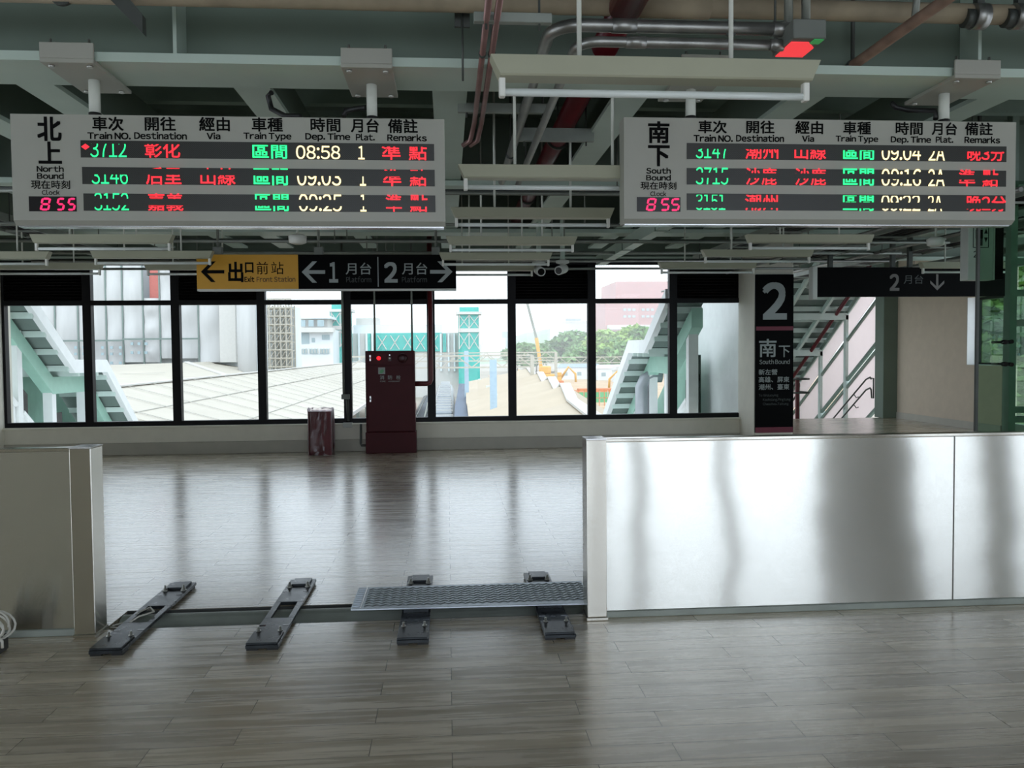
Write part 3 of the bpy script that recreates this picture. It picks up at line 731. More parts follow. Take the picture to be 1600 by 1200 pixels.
# red lit box by the conduit ends
p0, p1 = atY(1240, 32, 3.98), atY(1291, 60, 3.98)
t = thing('gate_indicator', 'grey steel box with a red glowing underside at the conduit ends', 'signal box', ((p0.x + p1.x) / 2, 3.98, p1.z))
bxz = p1.z
MB().box(p0.x, p1.x, 3.98, 4.25, bxz, p0.z + 0.01).build('housing', M['grey_box'], t, bevel=0.004)
fx = lambda f: p0.x + (p1.x - p0.x) * f
MB().prism([(fx(0.06), 4.03), (fx(0.6), 4.03), (fx(0.94), 4.1), (fx(0.94), 4.23), (fx(0.06), 4.23)], 'z', bxz - 0.004, bxz).build('red_light', M['lens_red'], t)
MB().box(fx(0.66), fx(0.96), 3.99, 4.05, bxz - 0.004, bxz).build('green_light', M['lens_green'], t)
for f in (0.2, 0.75):
    x = lerp(p0.x, p1.x, f)
    MB().tube([(x, 4.12, p0.z), (x, 4.12, CEIL)], 0.022, 10).build('drop_pipe', M['conduit'], t)

# cross conduits between the beams
CC = [(7.6, 3.05, 0.018, 'conduit'), (7.75, 3.1, 0.014, 'dark_conduit'), (9.0, 2.98, 0.016, 'conduit'), (9.9, 2.92, 0.02, 'conduit'), (10.25, 2.98, 0.016, 'dark_conduit'),
      (11.7, 3.0, 0.022, 'conduit'), (12.2, 2.94, 0.018, 'galv'), (12.6, 3.0, 0.02, 'dark_conduit'), (12.9, 2.9, 0.018, 'conduit')]
NTH = ['first', 'second', 'third', 'fourth', 'fifth', 'sixth', 'seventh', 'eighth', 'ninth']
for k, (y, z, r, m) in enumerate(CC):
    xs = (-5.8, 5.6 + 0.2 * k)
    pipe('cross_conduit', [(xs[0], y, z), (xs[1], y, z)], r, m, 'thin %s conduit running across below the beams, %s of nine from the camera' % ({'conduit': 'grey', 'dark_conduit': 'dark', 'galv': 'steel'}[m], NTH[k]), 8, 'conduit',
         tuple((x, y, z) for x in (-4.7 + 0.15 * k, -1.6 + 0.1 * k, 1.7 - 0.1 * k, 4.4)), 'conduits crossing in front of the windows', rod='conduit', rr=0.008)
# cable trays going toward the windows over the corridor side
def tray(name, x0, x1, y0, y1, z, label, m='strut', rungs=14):
    t = thing(name, label, 'cable tray', ((x0 + x1) / 2, y0, z), 'cable trays on the corridor side')
    for x in (x0, x1):
        MB().box(x - 0.01, x + 0.01, y0, y1, z, z + 0.09).build('side_rail', M[m], t)
    for k in range(rungs):
        y = y0 + (y1 - y0) * (k + 0.5) / rungs
        MB().box(x0, x1, y - 0.015, y + 0.015, z, z + 0.02).build('rung', M[m], t)
    for k in range(5):
        x = x0 + 0.05 + (x1 - x0 - 0.1) * k / 4
        MB().tube([(x, y0, z + 0.035), (x + 0.01, (y0 + y1) / 2, z + 0.04), (x, y1, z + 0.035)], 0.014, 6).build('tray_cable', M['rubber'], t)
    for y in (y0 + 0.4, (y0 + y1) / 2, y1 - 0.4):
        for x in (x0 - 0.02, x1 + 0.02):
            MB().tube([(x, y, z), (x, y, CEIL)], 0.006, 6).build('hanger_rod', M['dark_conduit'], t)
    return t
tray('cable_tray', 3.9, 4.3, 6.2, 13.0, 3.02, 'steel cable tray over the number 2 column sign')
tray('cable_tray', 5.2, 5.7, 6.4, 17.5, 2.98, 'steel cable tray entering the corridor above the platform 2 sign end cap')
tray('cable_tray', 6.9, 7.3, 6.4, 17.5, 3.05, 'steel cable tray over the middle of the black platform 2 sign')
tray('cable_tray', -5.2, -4.8, 6.2, 13.0, 3.08, 'steel cable tray over the first window')
for k, (x, z, r, m, lab) in enumerate(((2.45, 2.98, 0.05, 'beam', 'pale green square duct running diagonally toward the pink building window'),
                                       (4.75, 2.92, 0.02, 'galv', 'shiny steel conduit above the number 2 column'),
                                       (6.2, 3.0, 0.024, 'galv', 'shiny steel conduit above the platform 2 sign'),
                                       (8.1, 3.02, 0.05, 'conduit', 'thick grey pipe above the arrow of the platform 2 sign'),
                                       (9.0, 2.96, 0.03, 'red_pipe', 'dark red pipe along the corridor ceiling'))):
    if k == 0:
        t = thing('square_duct', lab, 'duct', (x, 6.4, z))
        MB().box(x - 0.07, x + 0.07, 6.4, 13.2, z, z + 0.15).build('duct_run', M[m], t)
        for y in (7.8, 9.4, 11.2):
            MB().box(x - 0.078, x + 0.078, y - 0.02, y + 0.02, z - 0.008, z + 0.158).build('joint_band', M['purlin'], t)
            MB().tube([(x + 0.09, y, z), (x + 0.09, y, CEIL)], 0.007, 6).build('hanger_rod', M['dark_conduit'], t)
    else:
        pipe('corridor_pipe', [(x, 6.6, z), (x, 18.2, z)], r, m, lab, 12, 'pipe', ((x, 8.2, z), (x, 11.5, z), (x, 15.5, z)))

def speaker(u, v, y, label):
    p = atY(u, v, y)
    t = thing('ceiling_speaker', label, 'speaker', p, 'round drop ceiling speakers')
    MB().lathe([(0.055, -0.05), (0.09, -0.035), (0.095, 0.03), (0.06, 0.05), (0.02, 0.055)], p, 'z', 20).build('speaker_can', M['socket'], t)
    MB().tube([p + Vector((0, 0, 0.05)), (p.x, y, CEIL)], 0.012, 8).build('drop_rod', M['white_rod'], t)
speaker(465, 374, 8.9, 'small round white ceiling speaker above the amber exit sign')
speaker(1462, 378, 8.9, 'small round white ceiling speaker above the platform 2 sign')

def cctv(u, v, y, yaw, label, zm):
    p = atY(u, v, y)
    t = thing('security_camera', label, 'security camera', p, 'pair of bullet security cameras')
    MB().tube([(p.x, y, p.z + 0.11), (p.x, y, CEIL)], 0.03, 12).build('drop_pole', M['beam'], t)
    MB().lathe([(0.03, 0.12), (0.085, 0.105), (0.085, 0.075), (0.03, 0.055)], p, 'z', 20).build('mount_plate', M['camera_body'], t)
    MB().tube([p + Vector((0, 0, 0.07)), p + Vector((0, 0.0, 0.03)), p + Vector((math.sin(yaw) * 0.03, -0.02, 0))], 0.03, 10).build('bracket_arm', M['camera_body'], t)
    d = Vector((math.sin(yaw), -math.cos(yaw), -0.22)).normalized()
    a = p + Vector((0.0, 0, -0.005)) - d * 0.06
    body = MB().tube([a, a + d * 0.2], 0.058, 18).build('camera_barrel', M['camera_body'], t)
    MB().tube([a + d * 0.201, a + d * 0.206], 0.043, 16).build('lens', M['lens'], body)
cctv(842, 422, 10.6, 0.1, 'white bullet security camera of a pair by the louver, on the exit sign side', 3)
cctv(879, 420, 10.6, -0.5, 'white bullet security camera of a pair by the louver, on the number 2 column side', 3)

# ================================================================== DEPARTURE BOARDS
BY = 4.92
def X(u, v=250, y=BY): return atY(u, v, y).x
def Zc(u, v, y=BY): return atY(u, v, y).z
def board(label, corner, heads, wins, clock, digits, side, rows, poles, gate):
    (ul, ur), (vt0, vt1), (vb0, vb1) = corner
    x0, x1 = X(ul), X(ur)
    z1 = (Zc(ul, vt0) + Zc(ur, vt1)) / 2; z0 = (Zc(ul, vb0) + Zc(ur, vb1)) / 2
    t = thing('departure_board', label, 'departure board', ((x0 + x1) / 2, BY, z0), 'departure boards over the gates')
    mb = MB()
    prof = [(BY, z1), (BY + 0.13, z1), (BY + 0.13, z0 + 0.005), (BY + 0.115, z0 - 0.012), (BY + 0.03, z0 - 0.012), (BY, z0 + 0.012)]
    mb.prism(prof, 'x', x0, x1)
    mb.build('casing', M['board'], t)
    MB().box(x0 + 0.01, x1 - 0.01, BY + 0.035, BY + 0.11, z0 - 0.02, z0 - 0.0125).build('base_strip', M['chrome'], t)
    for s, a, b, c, d, bold in heads:
        MB().text(s, X(a, c), X(b, c), Zc((a + b) / 2, d), Zc((a + b) / 2, c), BY - 0.0015, bold).build('heading_lettering', M['ink'], t)
    for k, (wl, wr, (a0, a1), (c0, c1)) in enumerate(wins):
        wx0, wx1 = X(wl), X(wr)
        wz1 = (Zc(wl, a0) + Zc(wr, a1)) / 2; wz0 = (Zc(wl, c0) + Zc(wr, c1)) / 2
        pn = MB().box(wx0, wx1, BY - 0.003, BY + 0.002, wz0, wz1).build('led_panel', M['led'], t)
        h = wz1 - wz0
        for s, a, b, colr, bands, bold in rows[k]:
            mb = MB()
            for z_lo, z_hi, bd in bands:
                mb.text(s, X(a), X(b), wz0 + z_lo * h, wz0 + z_hi * h, BY - 0.0045, bold, [bd])
            mb.build({'g': 'green_lettering', 'r': 'red_lettering', 'a': 'amber_lettering'}[colr], M[{'g': 'led_green', 'r': 'led_red', 'a': 'led_amber'}[colr]], pn)
    c0, c1, cv0, cv1 = clock
    ck = MB().box(X(c0), X(c1), BY - 0.003, BY + 0.002, Zc(c0, cv1), Zc(c0, cv0)).build('clock_face', M['clock_face'], t)
    mb = MB()
    zt, zb = Zc(c0, digits[1]), Zc(c0, digits[2])
    for ch, a, b in digits[0]:
        xa, xb = X(a), X(b); w = xb - xa - 0.012; hh = zt - zb; th = 0.0105; sk = 0.012
        segs = {'8': 'abcdefg', '5': 'afgcd'}[ch]
        g = {'a': (0.08, 0.92, 1), 'g': (0.08, 0.92, 0.5), 'd': (0.08, 0.92, 0), 'f': (0, 0.54, 0.96), 'b': (1, 0.54, 0.96), 'e': (0, 0.04, 0.46), 'c': (1, 0.04, 0.46)}
        for s in segs:
            if s in 'agd':
                fa, fb, fz = g[s]
                zc_ = zb + th / 2 + (hh - th) * fz
                p, q_ = (xa + fa * w + sk * fz, zc_), (xa + fb * w + sk * fz, zc_)
                loop = [(p[0], p[1]), (p[0] + th / 2, p[1] + th / 2), (q_[0] - th / 2, q_[1] + th / 2), (q_[0], q_[1]), (q_[0] - th / 2, q_[1] - th / 2), (p[0] + th / 2, p[1] - th / 2)]
            else:
                fx, f0, f1 = g[s]
                p, q_ = (xa + fx * w + sk * f0, zb + hh * f0), (xa + fx * w + sk * f1, zb + hh * f1)
                loop = [(p[0], p[1]), (p[0] + th / 2, p[1] + th / 2), (q_[0] + th / 2, q_[1] - th / 2), (q_[0], q_[1]), (q_[0] - th / 2, q_[1] - th / 2), (p[0] - th / 2, p[1] + th / 2)]
            mb.prism(loop, 'y', BY - 0.0055, BY - 0.0035)
    mb.build('clock_digits', M['led_pink'], ck)
    for u, side_ in poles:
        px = X(u, 160, BY + 0.06); py = BY + 0.06
        MB().tube([(px, py, z1 - 0.01), (px, py, 3.195)], 0.031, 14).build('hanging_pole', M['white_rod'], t)
        MB().tube([(px, py, z1), (px, py, z1 + 0.025)], 0.034, 14).build('pole_collar', M['rubber'], t)
        w = 0.14
        o = side_ * 0.0
        mt = MB().box(px - w + side_, px + w + side_, BY - 0.24, BY + 0.3, 3.178, 3.2).box(px - w + side_, px + w + side_, BY - 0.24, BY - 0.225, 3.2, 3.285)
        mt = mt.build('mounting_plate', M['board'], t, bevel=0.003)
        for sx_ in (-1, 1):
            for sy_ in (-0.19, 0.25):
                MB().lathe([(0.016, -0.012), (0.016, 0.0), (0.007, 0.001), (0.007, 0.14)], (px + side_ + sx_ * 0.1, BY + sy_, 3.178), 'z', 8).build('bolt', M['bolt'], mt)
    return t
H_L = [('北', 57.4, 95.6, 182.4, 220.6, .026), ('上', 59.6, 96.3, 221.3, 256, .026), ('North', 57.4, 99.7, 258.9, 268.8, .024), ('Bound', 58, 99.7, 270.1, 279.8, .024),
       ('現在時刻', 48.4, 109.6, 281.8, 295.3, .012), ('Clock', 65.7, 93.4, 297, 304.5, .012),
       ('車次', 144, 193, 182.4, 204.4, .021), ('Train NO.', 136.6, 204.3, 206.5, 217.9, .028), ('開往', 226, 274.5, 182.6, 204.6, .021), ('Destination', 209.7, 292, 206.5, 217.9, .028),
       ('經由', 311, 359, 183, 205.2, .021), ('Via', 323, 344.5, 207.2, 217.9, .028), ('車種', 393.2, 441.8, 183.7, 206, .021), ('Train Type', 380.4, 455.3, 207, 220.6, .028),
       ('時間', 485, 531.8, 184.6, 206.4, .021), ('Dep. Time', 477, 547.3, 207.8, 221.4, .028), ('月台', 548, 592, 185.3, 207.2, .021), ('Plat.', 556, 585.6, 208.9, 219.8, .028),
       ('備註', 606, 652.6, 186, 208.3, .021), ('Remarks', 605, 666.8, 209.8, 220.8, .028)]
W_L = [(126.7, 678.5, (220.6, 224), (247.4, 250)), (128, 679, (262, 264.5), (288.6, 290.5)), (129, 679.5, (303, 305), (330, 331))]
cut1 = [(0.02, 1.0, (0, 0.8))]
cut2 = [(0.0, 1.0, (0, 0.56)), (0.0, 1.0, (0.93, 1.0))]
cut2b = [(0.0, 1.0, (0, 0.56))]
cut3 = [(0.05, 1.05, (0.66, 0.97)), (0.02, 0.9, (0, 0.34))]
cutA = [(0.05, 1.0, (0, 0.62))]
cutB = [(0.05, 1.05, (0.68, 1.0)), (0.0, 0.95, (0, 0.42))]
cutC = [(0.05, 1.0, (0.5, 0.92)), (0.0, 0.9, (0, 0.15))]
full = [(0.03, 0.83, (0, 1))]
dia = [(0.45, 0.8, (0, 1))]
R_L = [[('◆', 128, 141, 'r', dia, 0), ('3712', 142, 198.5, 'g', cut1, 0), ('彰化', 227, 282, 'r', cut1, .004), ('區間', 395, 449, 'g', full, .012), ('08:58', 463, 531.8, 'a', full, .004), ('1', 560, 570, 'a', full, .004), ('準', 597, 626, 'r', cut1, .004), ('點', 639, 667, 'r', cut1, .004)],
       [('3146', 143, 199.5, 'g', cut2b, 0), ('后里', 228, 283, 'r', cut2, .004), ('山線', 313, 367.5, 'r', cut2, .004), ('區間', 396, 449.5, 'g', cut2, .012), ('09:03', 464, 532.5, 'a', cut2b, .004), ('1', 562, 571.5, 'a', cut2b, .004), ('準', 598, 626.5, 'r', cut2, .004), ('點', 640, 666, 'r', cut2, .004)],
       [('3152', 146, 200, 'g', cut3, 0), ('嘉義', 230, 285, 'r', cut3, .004), ('區間', 397.5, 450, 'g', cut3, .012), ('09:25', 466, 533, 'a', cut3, .004), ('1', 562, 571.5, 'a', cut3, .004), ('準', 602, 627, 'r', cut3, .004), ('點', 640, 667, 'r', cut3, .004)]]
board('white north bound departure board with lit rows, on the amber exit sign side', ((18, 695), (178, 186), (347, 350)), H_L, W_L, (43.4, 117.9, 306.8, 330.2),
      ([('8', 62, 77), ('5', 87, 100), ('5', 104, 117)], 309, 329), 0, R_L, ((148, -0.02), (581, 0)), 0)
H_R = [('南', 1012.4, 1046, 189.6, 224, .026), ('下', 1012.4, 1046.4, 227, 260, .026), ('South', 1009.6, 1048, 262, 271.6, .024), ('Bound', 1009.6, 1048, 273, 282.3, .024),
       ('現在時刻', 1000.6, 1056.6, 284, 296.4, .012), ('Clock', 1016, 1041, 299, 306.6, .012),
       ('車次', 1091, 1135.6, 188.4, 208.6, .021), ('Train NO.', 1083.6, 1145, 210.6, 221.8, .028), ('開往', 1166, 1210, 188.4, 208.8, .021), ('Destination', 1150, 1225, 210.6, 221.8, .028),
       ('經由', 1242.6, 1286, 189, 209.6, .021), ('Via', 1253, 1272, 211.6, 221.8, .028), ('車種', 1317.4, 1360.8, 190, 210.3, .021), ('Train Type', 1305.5, 1372, 211.8, 224.2, .028),
       ('時間', 1399.3, 1441.6, 190.6, 211, .021), ('Dep. Time', 1391.7, 1454.6, 212.8, 225.7, .028), ('月台', 1455.6, 1495.2, 191.2, 211.4, .021), ('Plat.', 1462, 1489.3, 213, 223.4, .028),
       ('備註', 1507.6, 1551, 191.3, 211.8, .021), ('Remarks', 1506.8, 1562.5, 213.3, 224, .028)]
W_R = [(1073, 1572, (225, 227.6), (250.6, 251.5)), (1073, 1572, (264.4, 265.2), (290.2, 290)), (1073, 1571.5, (304, 303.8), (330, 329))]
R_R = [[('3147', 1087, 1137, 'g', cutA, 0), ('潮州', 1164, 1215.5, 'r', cutA, .004), ('山線', 1241, 1290, 'r', cutA, .004), ('區間', 1317, 1365, 'g', cutA, .012), ('09:04', 1377, 1438, 'a', cutA, .004), ('2A', 1450, 1475.5, 'a', cutA, .004), ('晚3分', 1511, 1568, 'r', cutA, .004)],
       [('3715', 1087, 1137.5, 'g', cutB, 0), ('沙鹿', 1165, 1213, 'r', cutB, .004), ('沙鹿', 1242, 1290, 'r', cutB, .004), ('區間', 1317, 1365, 'g', cutB, .012), ('09:16', 1377, 1438.5, 'a', cutB, .004), ('2A', 1450, 1475.5, 'a', cutB, .004), ('準', 1498, 1523, 'r', cutB, .004), ('點', 1535, 1559, 'r', cutB, .004)],
       [('3151', 1087, 1133, 'g', cutC, 0), ('潮州', 1164, 1215, 'r', cutC, .004), ('區間', 1317, 1365, 'g', cutC, .012), ('09:22', 1377, 1438, 'a', cutC, .004), ('2A', 1450, 1472, 'a', cutC, .004), ('晚2分', 1511, 1572, 'r', cutC, .004)]]
board('white south bound departure board with lit rows, on the number 2 column side', ((975, 1587), (184, 190), (347.5, 344.5)), H_R, W_R, (995, 1063, 308, 330.6),
      ([('8', 1010, 1024.5), ('5', 1032, 1046), ('5', 1048, 1062)], 309.5, 329.5), 1, R_R, ((1079, 0), (1475, 0.02)), 1)
# black power cables looping from the beam to the boards
for pts, lab in (([(424, 145, 5.16), (419, 150, 5.2), (424, 170, 5.15), (445, 181, 5.05), (470, 182, 5.02)], 'black power cable dropping over the north bound board near its train type heading'),
                 ([(572, 168, 5.0), (555, 170, 5.05), (540, 173, 5.1), (537, 182, 5.08)], 'short black cable at the hanging pole of the north bound board'),
                 ([(1393, 160, 5.15), (1400, 168, 5.15), (1420, 172, 5.12), (1462, 173, 5.02), (1462, 186, 5.0)], 'black power cable curving to the pole of the south bound board')):
    tag(MB().tube([atY(*p) for p in pts], 0.016, 8).build('power_cable', M['rubber']), lab, 'cable', 'power cables of the departure boards')

# ================================================================== HANGING SIGNS
def arrow(mb, u0, u1, v0, v1, y, th, direction, yo=0.0):
    """A shaft with an open chevron head, in the box; th in pixels."""
    def P(u, v): p = atY(u, v, y); return (p.x, p.z)
    um, vm = (u0 + u1) / 2, (v0 + v1) / 2
    if direction in 'lr':
        tip, tail, s = (u0, u1, 1) if direction == 'l' else (u1, u0, -1)
        hx = tip + s * (v1 - v0) * 0.55
        k = s * th * 0.9
        mb.prism([P(tip + k, vm - th / 2), P(tail, vm - th / 2), P(tail, vm + th / 2), P(tip + k, vm + th / 2)], 'y', y - 0.004 - yo, y - 0.001)
        mb.prism([P(tip, vm), P(hx - s * th * .3, v0), P(hx + s * th, v0), P(tip + s * th * 1.4, vm), P(hx + s * th, v1), P(hx - s * th * .3, v1)], 'y', y - 0.0045 - yo, y - 0.001)
    else:
        hy = v1 - (u1 - u0) * 0.5
        mb.prism([P(um - th / 2, v0), P(um + th / 2, v0), P(um + th / 2, v1 - th), P(um - th / 2, v1 - th)], 'y', y - 0.004, y - 0.001)
        mb.prism([P(um, v1), P(u0, hy), P(u0, hy - th * 1.3), P(um, v1 - th * 1.4), P(u1, hy - th * 1.3), P(u1, hy)], 'y', y - 0.0045, y - 0.001)
def wr(mb, items, y):
    for s, a, b, c, d, bold in items:
        um = (a + b) / 2
        mb.text(s, atY(a, c, y).x, atY(b, c, y).x, atY(um, d, y).z, atY(um, c, y).z, y - 0.002, bold)
    return mb
SY = 9.85
a, b, c = atY(306.7, 397, SY), atY(466, 424, SY), atY(713, 452, SY)
t = thing('exit_sign', 'long hanging sign with amber exit end and black platform 1 and 2 end', 'sign', ((a.x + c.x) / 2, SY, c.z))
zt, zb = (a.z + atY(713, 398.5, SY).z) / 2, (c.z + atY(307, 450.5, SY).z) / 2
MB().box(a.x, b.x, SY, SY + 0.09, zb, zt).build('exit_panel', M['sign_yellow'], t)
MB().box(b.x, c.x, SY, SY + 0.09, zb, zt).build('platform_panel', M['sign_black'], t)
MB().box(a.x, c.x, SY + 0.004, SY + 0.1, zb - 0.022, zb).build('bottom_edge', M['sign_edge'], t)
mb = wr(MB(), [('出', 356, 380, 409, 441, .03), ('口', 382.7, 396, 410, 426.6, .03), ('前', 400.8, 418.8, 409, 428.6, .0), ('站', 423.6, 443, 409, 428.6, .0), ('Exit', 382, 397.5, 432, 440.8, .03)], SY)
arrow(mb, 314, 350.5, 408.5, 440.8, SY, 5.2, 'l'); mb.build('black_lettering', M['ink'], t)
wr(MB(), [('Front Station', 401, 461.5, 432, 440.6, .018)], SY).build('small_lettering', M['brown_ink'], t)
mb = wr(MB(), [('1', 514, 528, 409.5, 441.6, .03), ('2', 600, 621, 409.5, 441.6, .03), ('月台', 540, 580, 410.5, 429, .004), ('月台', 628, 667.5, 410.5, 429, .004)], SY)
arrow(mb, 471.5, 508, 408.5, 441.6, SY, 5.6, 'l'); arrow(mb, 672, 707, 408.5, 441, SY, 5.6, 'r')
mb.box(atY(590, 420, SY).x, atY(591.3, 420, SY).x, SY - 0.003, SY, atY(590, 448, SY).z, atY(590, 401.5, SY).z)
mb.build('grey_lettering', M['grey_ink'], t)
wr(MB(), [('Platform', 541, 580, 432.2, 441.2, .0), ('Platform', 628, 667, 432.2, 441.2, .0)], SY).build('dim_lettering', M['dim_ink'], t)
for u in (339, 497, 681):
    x = atY(u, 390, SY).x
    MB().tube([(x, SY + 0.045, zt), (x, SY + 0.045, CEIL)], 0.016, 10).build('hanging_rod', M['conduit'], t)
    MB().box(x - 0.05, x + 0.05, SY + 0.01, SY + 0.08, zt, zt + 0.09).build('rod_clamp', M['grey_box'], t)

PY = 11.9
a, c = atY(1277, 418.6, PY), atY(1573, 462.3, PY)
t = thing('platform_sign', 'long black hanging platform 2 sign with a down arrow', 'sign', ((a.x + c.x) / 2, PY, c.z))
zt, zb = (a.z + atY(1573, 416.8, PY).z) / 2, (c.z + atY(1277, 463.8, PY).z) / 2
MB().box(a.x, c.x, PY, PY + 0.12, zb, zt).build('sign_panel', M['sign_black'], t)
MB().box(atY(1269.5, 440, PY).x, a.x, PY - 0.01, PY + 0.13, zb - 0.04, zt + 0.01).build('end_cap', M['sign_edge'], t, bevel=0.006)
mb = wr(MB(), [('2', 1390, 1405.3, 428, 454.4, .03)], PY); arrow(mb, 1453.5, 1475, 428.5, 453.6, PY, 3.4, 'd'); mb.build('faint_lettering', M['faint_ink'], t)
wr(MB(), [('月台', 1412, 1442.5, 429.5, 443.5, .0)], PY).build('dim_lettering', M['dim_ink'], t)
for u in (1300, 1398, 1425, 1560):
    x = atY(u, 400, PY).x
    MB().box(x - 0.03, x + 0.03, PY + 0.03, PY + 0.09, zt, CEIL).build('hanging_rod', M['dark_conduit'], t)

# number 2 sign wrapped on the column
CYF = CY - 0.035
def col_sign():
    p = lambda u, v: atY(u, v, CYF)
    x0, x1 = p(1180.5, 550).x, p(1239.6, 550).x
    zt, zb = p(1210, 428.8).z, p(1210, 676).z
    t = thing('column_sign', 'tall black number 2 south bound sign on the front of the column', 'sign', ((x0 + x1) / 2, CYF, zb))
    MB().box(x0, x1, CYF, CY, zb, zt).build('sign_panel', M['sign_black'], t)
    MB().box(x0 + 0.01, x1 - 0.004, CYF - 0.003, CYF + 0.001, p(1210, 516.3).z, p(1210, 510).z).build('maroon_band', M['maroon'], t)
    MB().box(x0, x1, CYF - 0.003, CYF + 0.001, zb, p(1210, 667.5).z).build('maroon_band', M['maroon'], t)
    wr(MB(), [('2', 1191.4, 1229.6, 441, 499.4, .03), ('南', 1186, 1213.2, 529.6, 558, .012), ('下', 1216.8, 1234.2, 540, 558, .006), ('South Bound', 1186.6, 1233.7, 561.5, 568.8, .0),
              ('新左營', 1185.4, 1214.4, 576.8, 585.7, .01), ('高雄、屏東', 1185.4, 1233.2, 588.4, 597.5, .01), ('潮州、臺東', 1185.4, 1233.2, 600, 609, .01)], CYF).build('grey_lettering', M['grey_ink'], t)
    wr(MB(), [('To Xinzuoying', 1185.4, 1216, 615.5, 620.6, .0), ('Kaohsiung.Pingtung', 1192, 1235, 622, 627.4, .0), ('Chaozhou.Taitung', 1192, 1232, 629, 634, .0)], CYF).build('small_lettering', M['dim_ink'], t)
col_sign()

# glass lift enclosure with its sign
GY = 7.6
gx0 = atY(1527, 550, GY).x
t = thing('glass_lift', 'green tinted glass lift enclosure at the picture edge behind the steel barrier', 'lift enclosure', (gx0 + 0.8, GY + 0.6, 0))
gx1 = gx0 + 2.6
MB().box(gx0, gx1, GY, GY + 0.018, 0.06, 3.2).build('glass_panel', M['green_glass'], t)
MB().box(gx0 - 0.012, gx0 + 0.012, GY - 0.006, GY + 0.024, 0, CEIL).build('edge_trim', M['dark_conduit'], t)
MB().box(gx0, gx1, GY - 0.02, GY + 0.04, 0, 0.06).build('bottom_rail', M['grey_box'], t)
xs = atY(1575, 550, GY + 0.25).x
MB().box(xs - 0.02, xs + 0.05, GY + 0.2, GY + 0.28, 0, CEIL).build('steel_post', M['purlin'], t)
for v in (534.5, 569):
    p = atY(1570, v, GY)
    sp = MB().tube([(p.x, GY - 0.02, p.z), (p.x, GY + 0.03, p.z)], 0.022, 16)
    sp.tube([(p.x + 0.06, GY - 0.02, p.z + (0.005 if v < 550 else -0.005)), (p.x + 0.06, GY + 0.03, p.z)], 0.02, 16)
    sp.tube([(p.x, GY + 0.03, p.z), (p.x + 0.01, GY + 0.2, p.z)], 0.012, 8)
    sp.build('spider_fitting', M['lens'], t)
for v in (409, 458, 640, 655):
    z = atY(1585, v, GY + 0.3).z
    MB().box(xs + 0.045, gx1 + 0.2, GY + 0.24, GY + 0.32, z - 0.03, z + 0.03).build('transom_bar', M['purlin'], t)
MB().box(gx1 - 0.02, gx1 + 0.02, GY, GY + 1.6, 0, CEIL).build('side_wall', M['purlin'], t)
EYs = 8.6
p = lambda u, v: atY(u, v, EYs)
x0, x1, x2, zb = p(1512.5, 400).x, p(1552, 400).x, p(1573.5, 400).x, p(1530, 437.5).z
t = thing('lift_sign', 'white hanging lift sign with pictogram, half behind the green glass', 'sign', ((x0 + x1) / 2, EYs, zb))
MB().box(x0, x1, EYs, EYs + 0.14, zb, 3.0).build('sign_panel', M['sign_edge'], t, bevel=0.004)
MB().box(x1 + 0.002, x2, EYs + 0.06, EYs + 0.1, zb + 0.01, 3.0).build('side_panel', M['sign_black'], t)
MB().box(x1 - 0.0, x1 + 0.012, EYs - 0.01, EYs + 0.12, zb, 3.0).build('divider_strip', M['white_rod'], t)
mb = MB()
fa, fb, fc, fd = p(1520, 400).x, p(1544.5, 400).x, p(1532, 387).z, p(1532, 349).z
w = 0.007
mb.box(fa, fb, EYs - 0.003, EYs, fc, fc + w).box(fa, fb, EYs - 0.003, EYs, fd - w, fd).box(fa, fa + w, EYs - 0.003, EYs, fc, fd).box(fb - w, fb, EYs - 0.003, EYs, fc, fd)
for k in range(2):          # two standing figures and the arrows of a lift pictogram
    xx = fa + (fb - fa) * (0.24 + 0.3 * k)
    hh = fd - fc
    mb.lathe([(0.011, -0.003), (0.011, 0.0)], (xx, EYs, fc + hh * 0.83), 'y', 12)
    mb.box(xx - 0.014, xx + 0.014, EYs - 0.003, EYs, fc + hh * 0.38, fc + hh * 0.74)
    mb.box(xx - 0.011, xx - 0.002, EYs - 0.003, EYs, fc + hh * 0.08, fc + hh * 0.38).box(xx + 0.002, xx + 0.011, EYs - 0.003, EYs, fc + hh * 0.08, fc + hh * 0.38)
xx = fa + (fb - fa) * 0.82
mb.prism([(xx - 0.02, fc + hh * 0.58), (xx + 0.02, fc + hh * 0.58), (xx, fc + hh * 0.78)], 'y', EYs - 0.003, EYs)
mb.prism([(xx - 0.02, fc + hh * 0.42), (xx + 0.02, fc + hh * 0.42), (xx, fc + hh * 0.22)], 'y', EYs - 0.003, EYs)
mb.build('pictogram', M['ink'], t)
wr(MB(), [('2', 1521, 1526.5, 392, 402.5, .01)], EYs).build('lettering', M['ink'], t)
for x in (x0 + 0.05, x1 - 0.05):
    MB().tube([(x, EYs + 0.07, 3.0), (x, EYs + 0.07, CEIL)], 0.012, 8).build('hanging_rod', M['white_rod'], t)

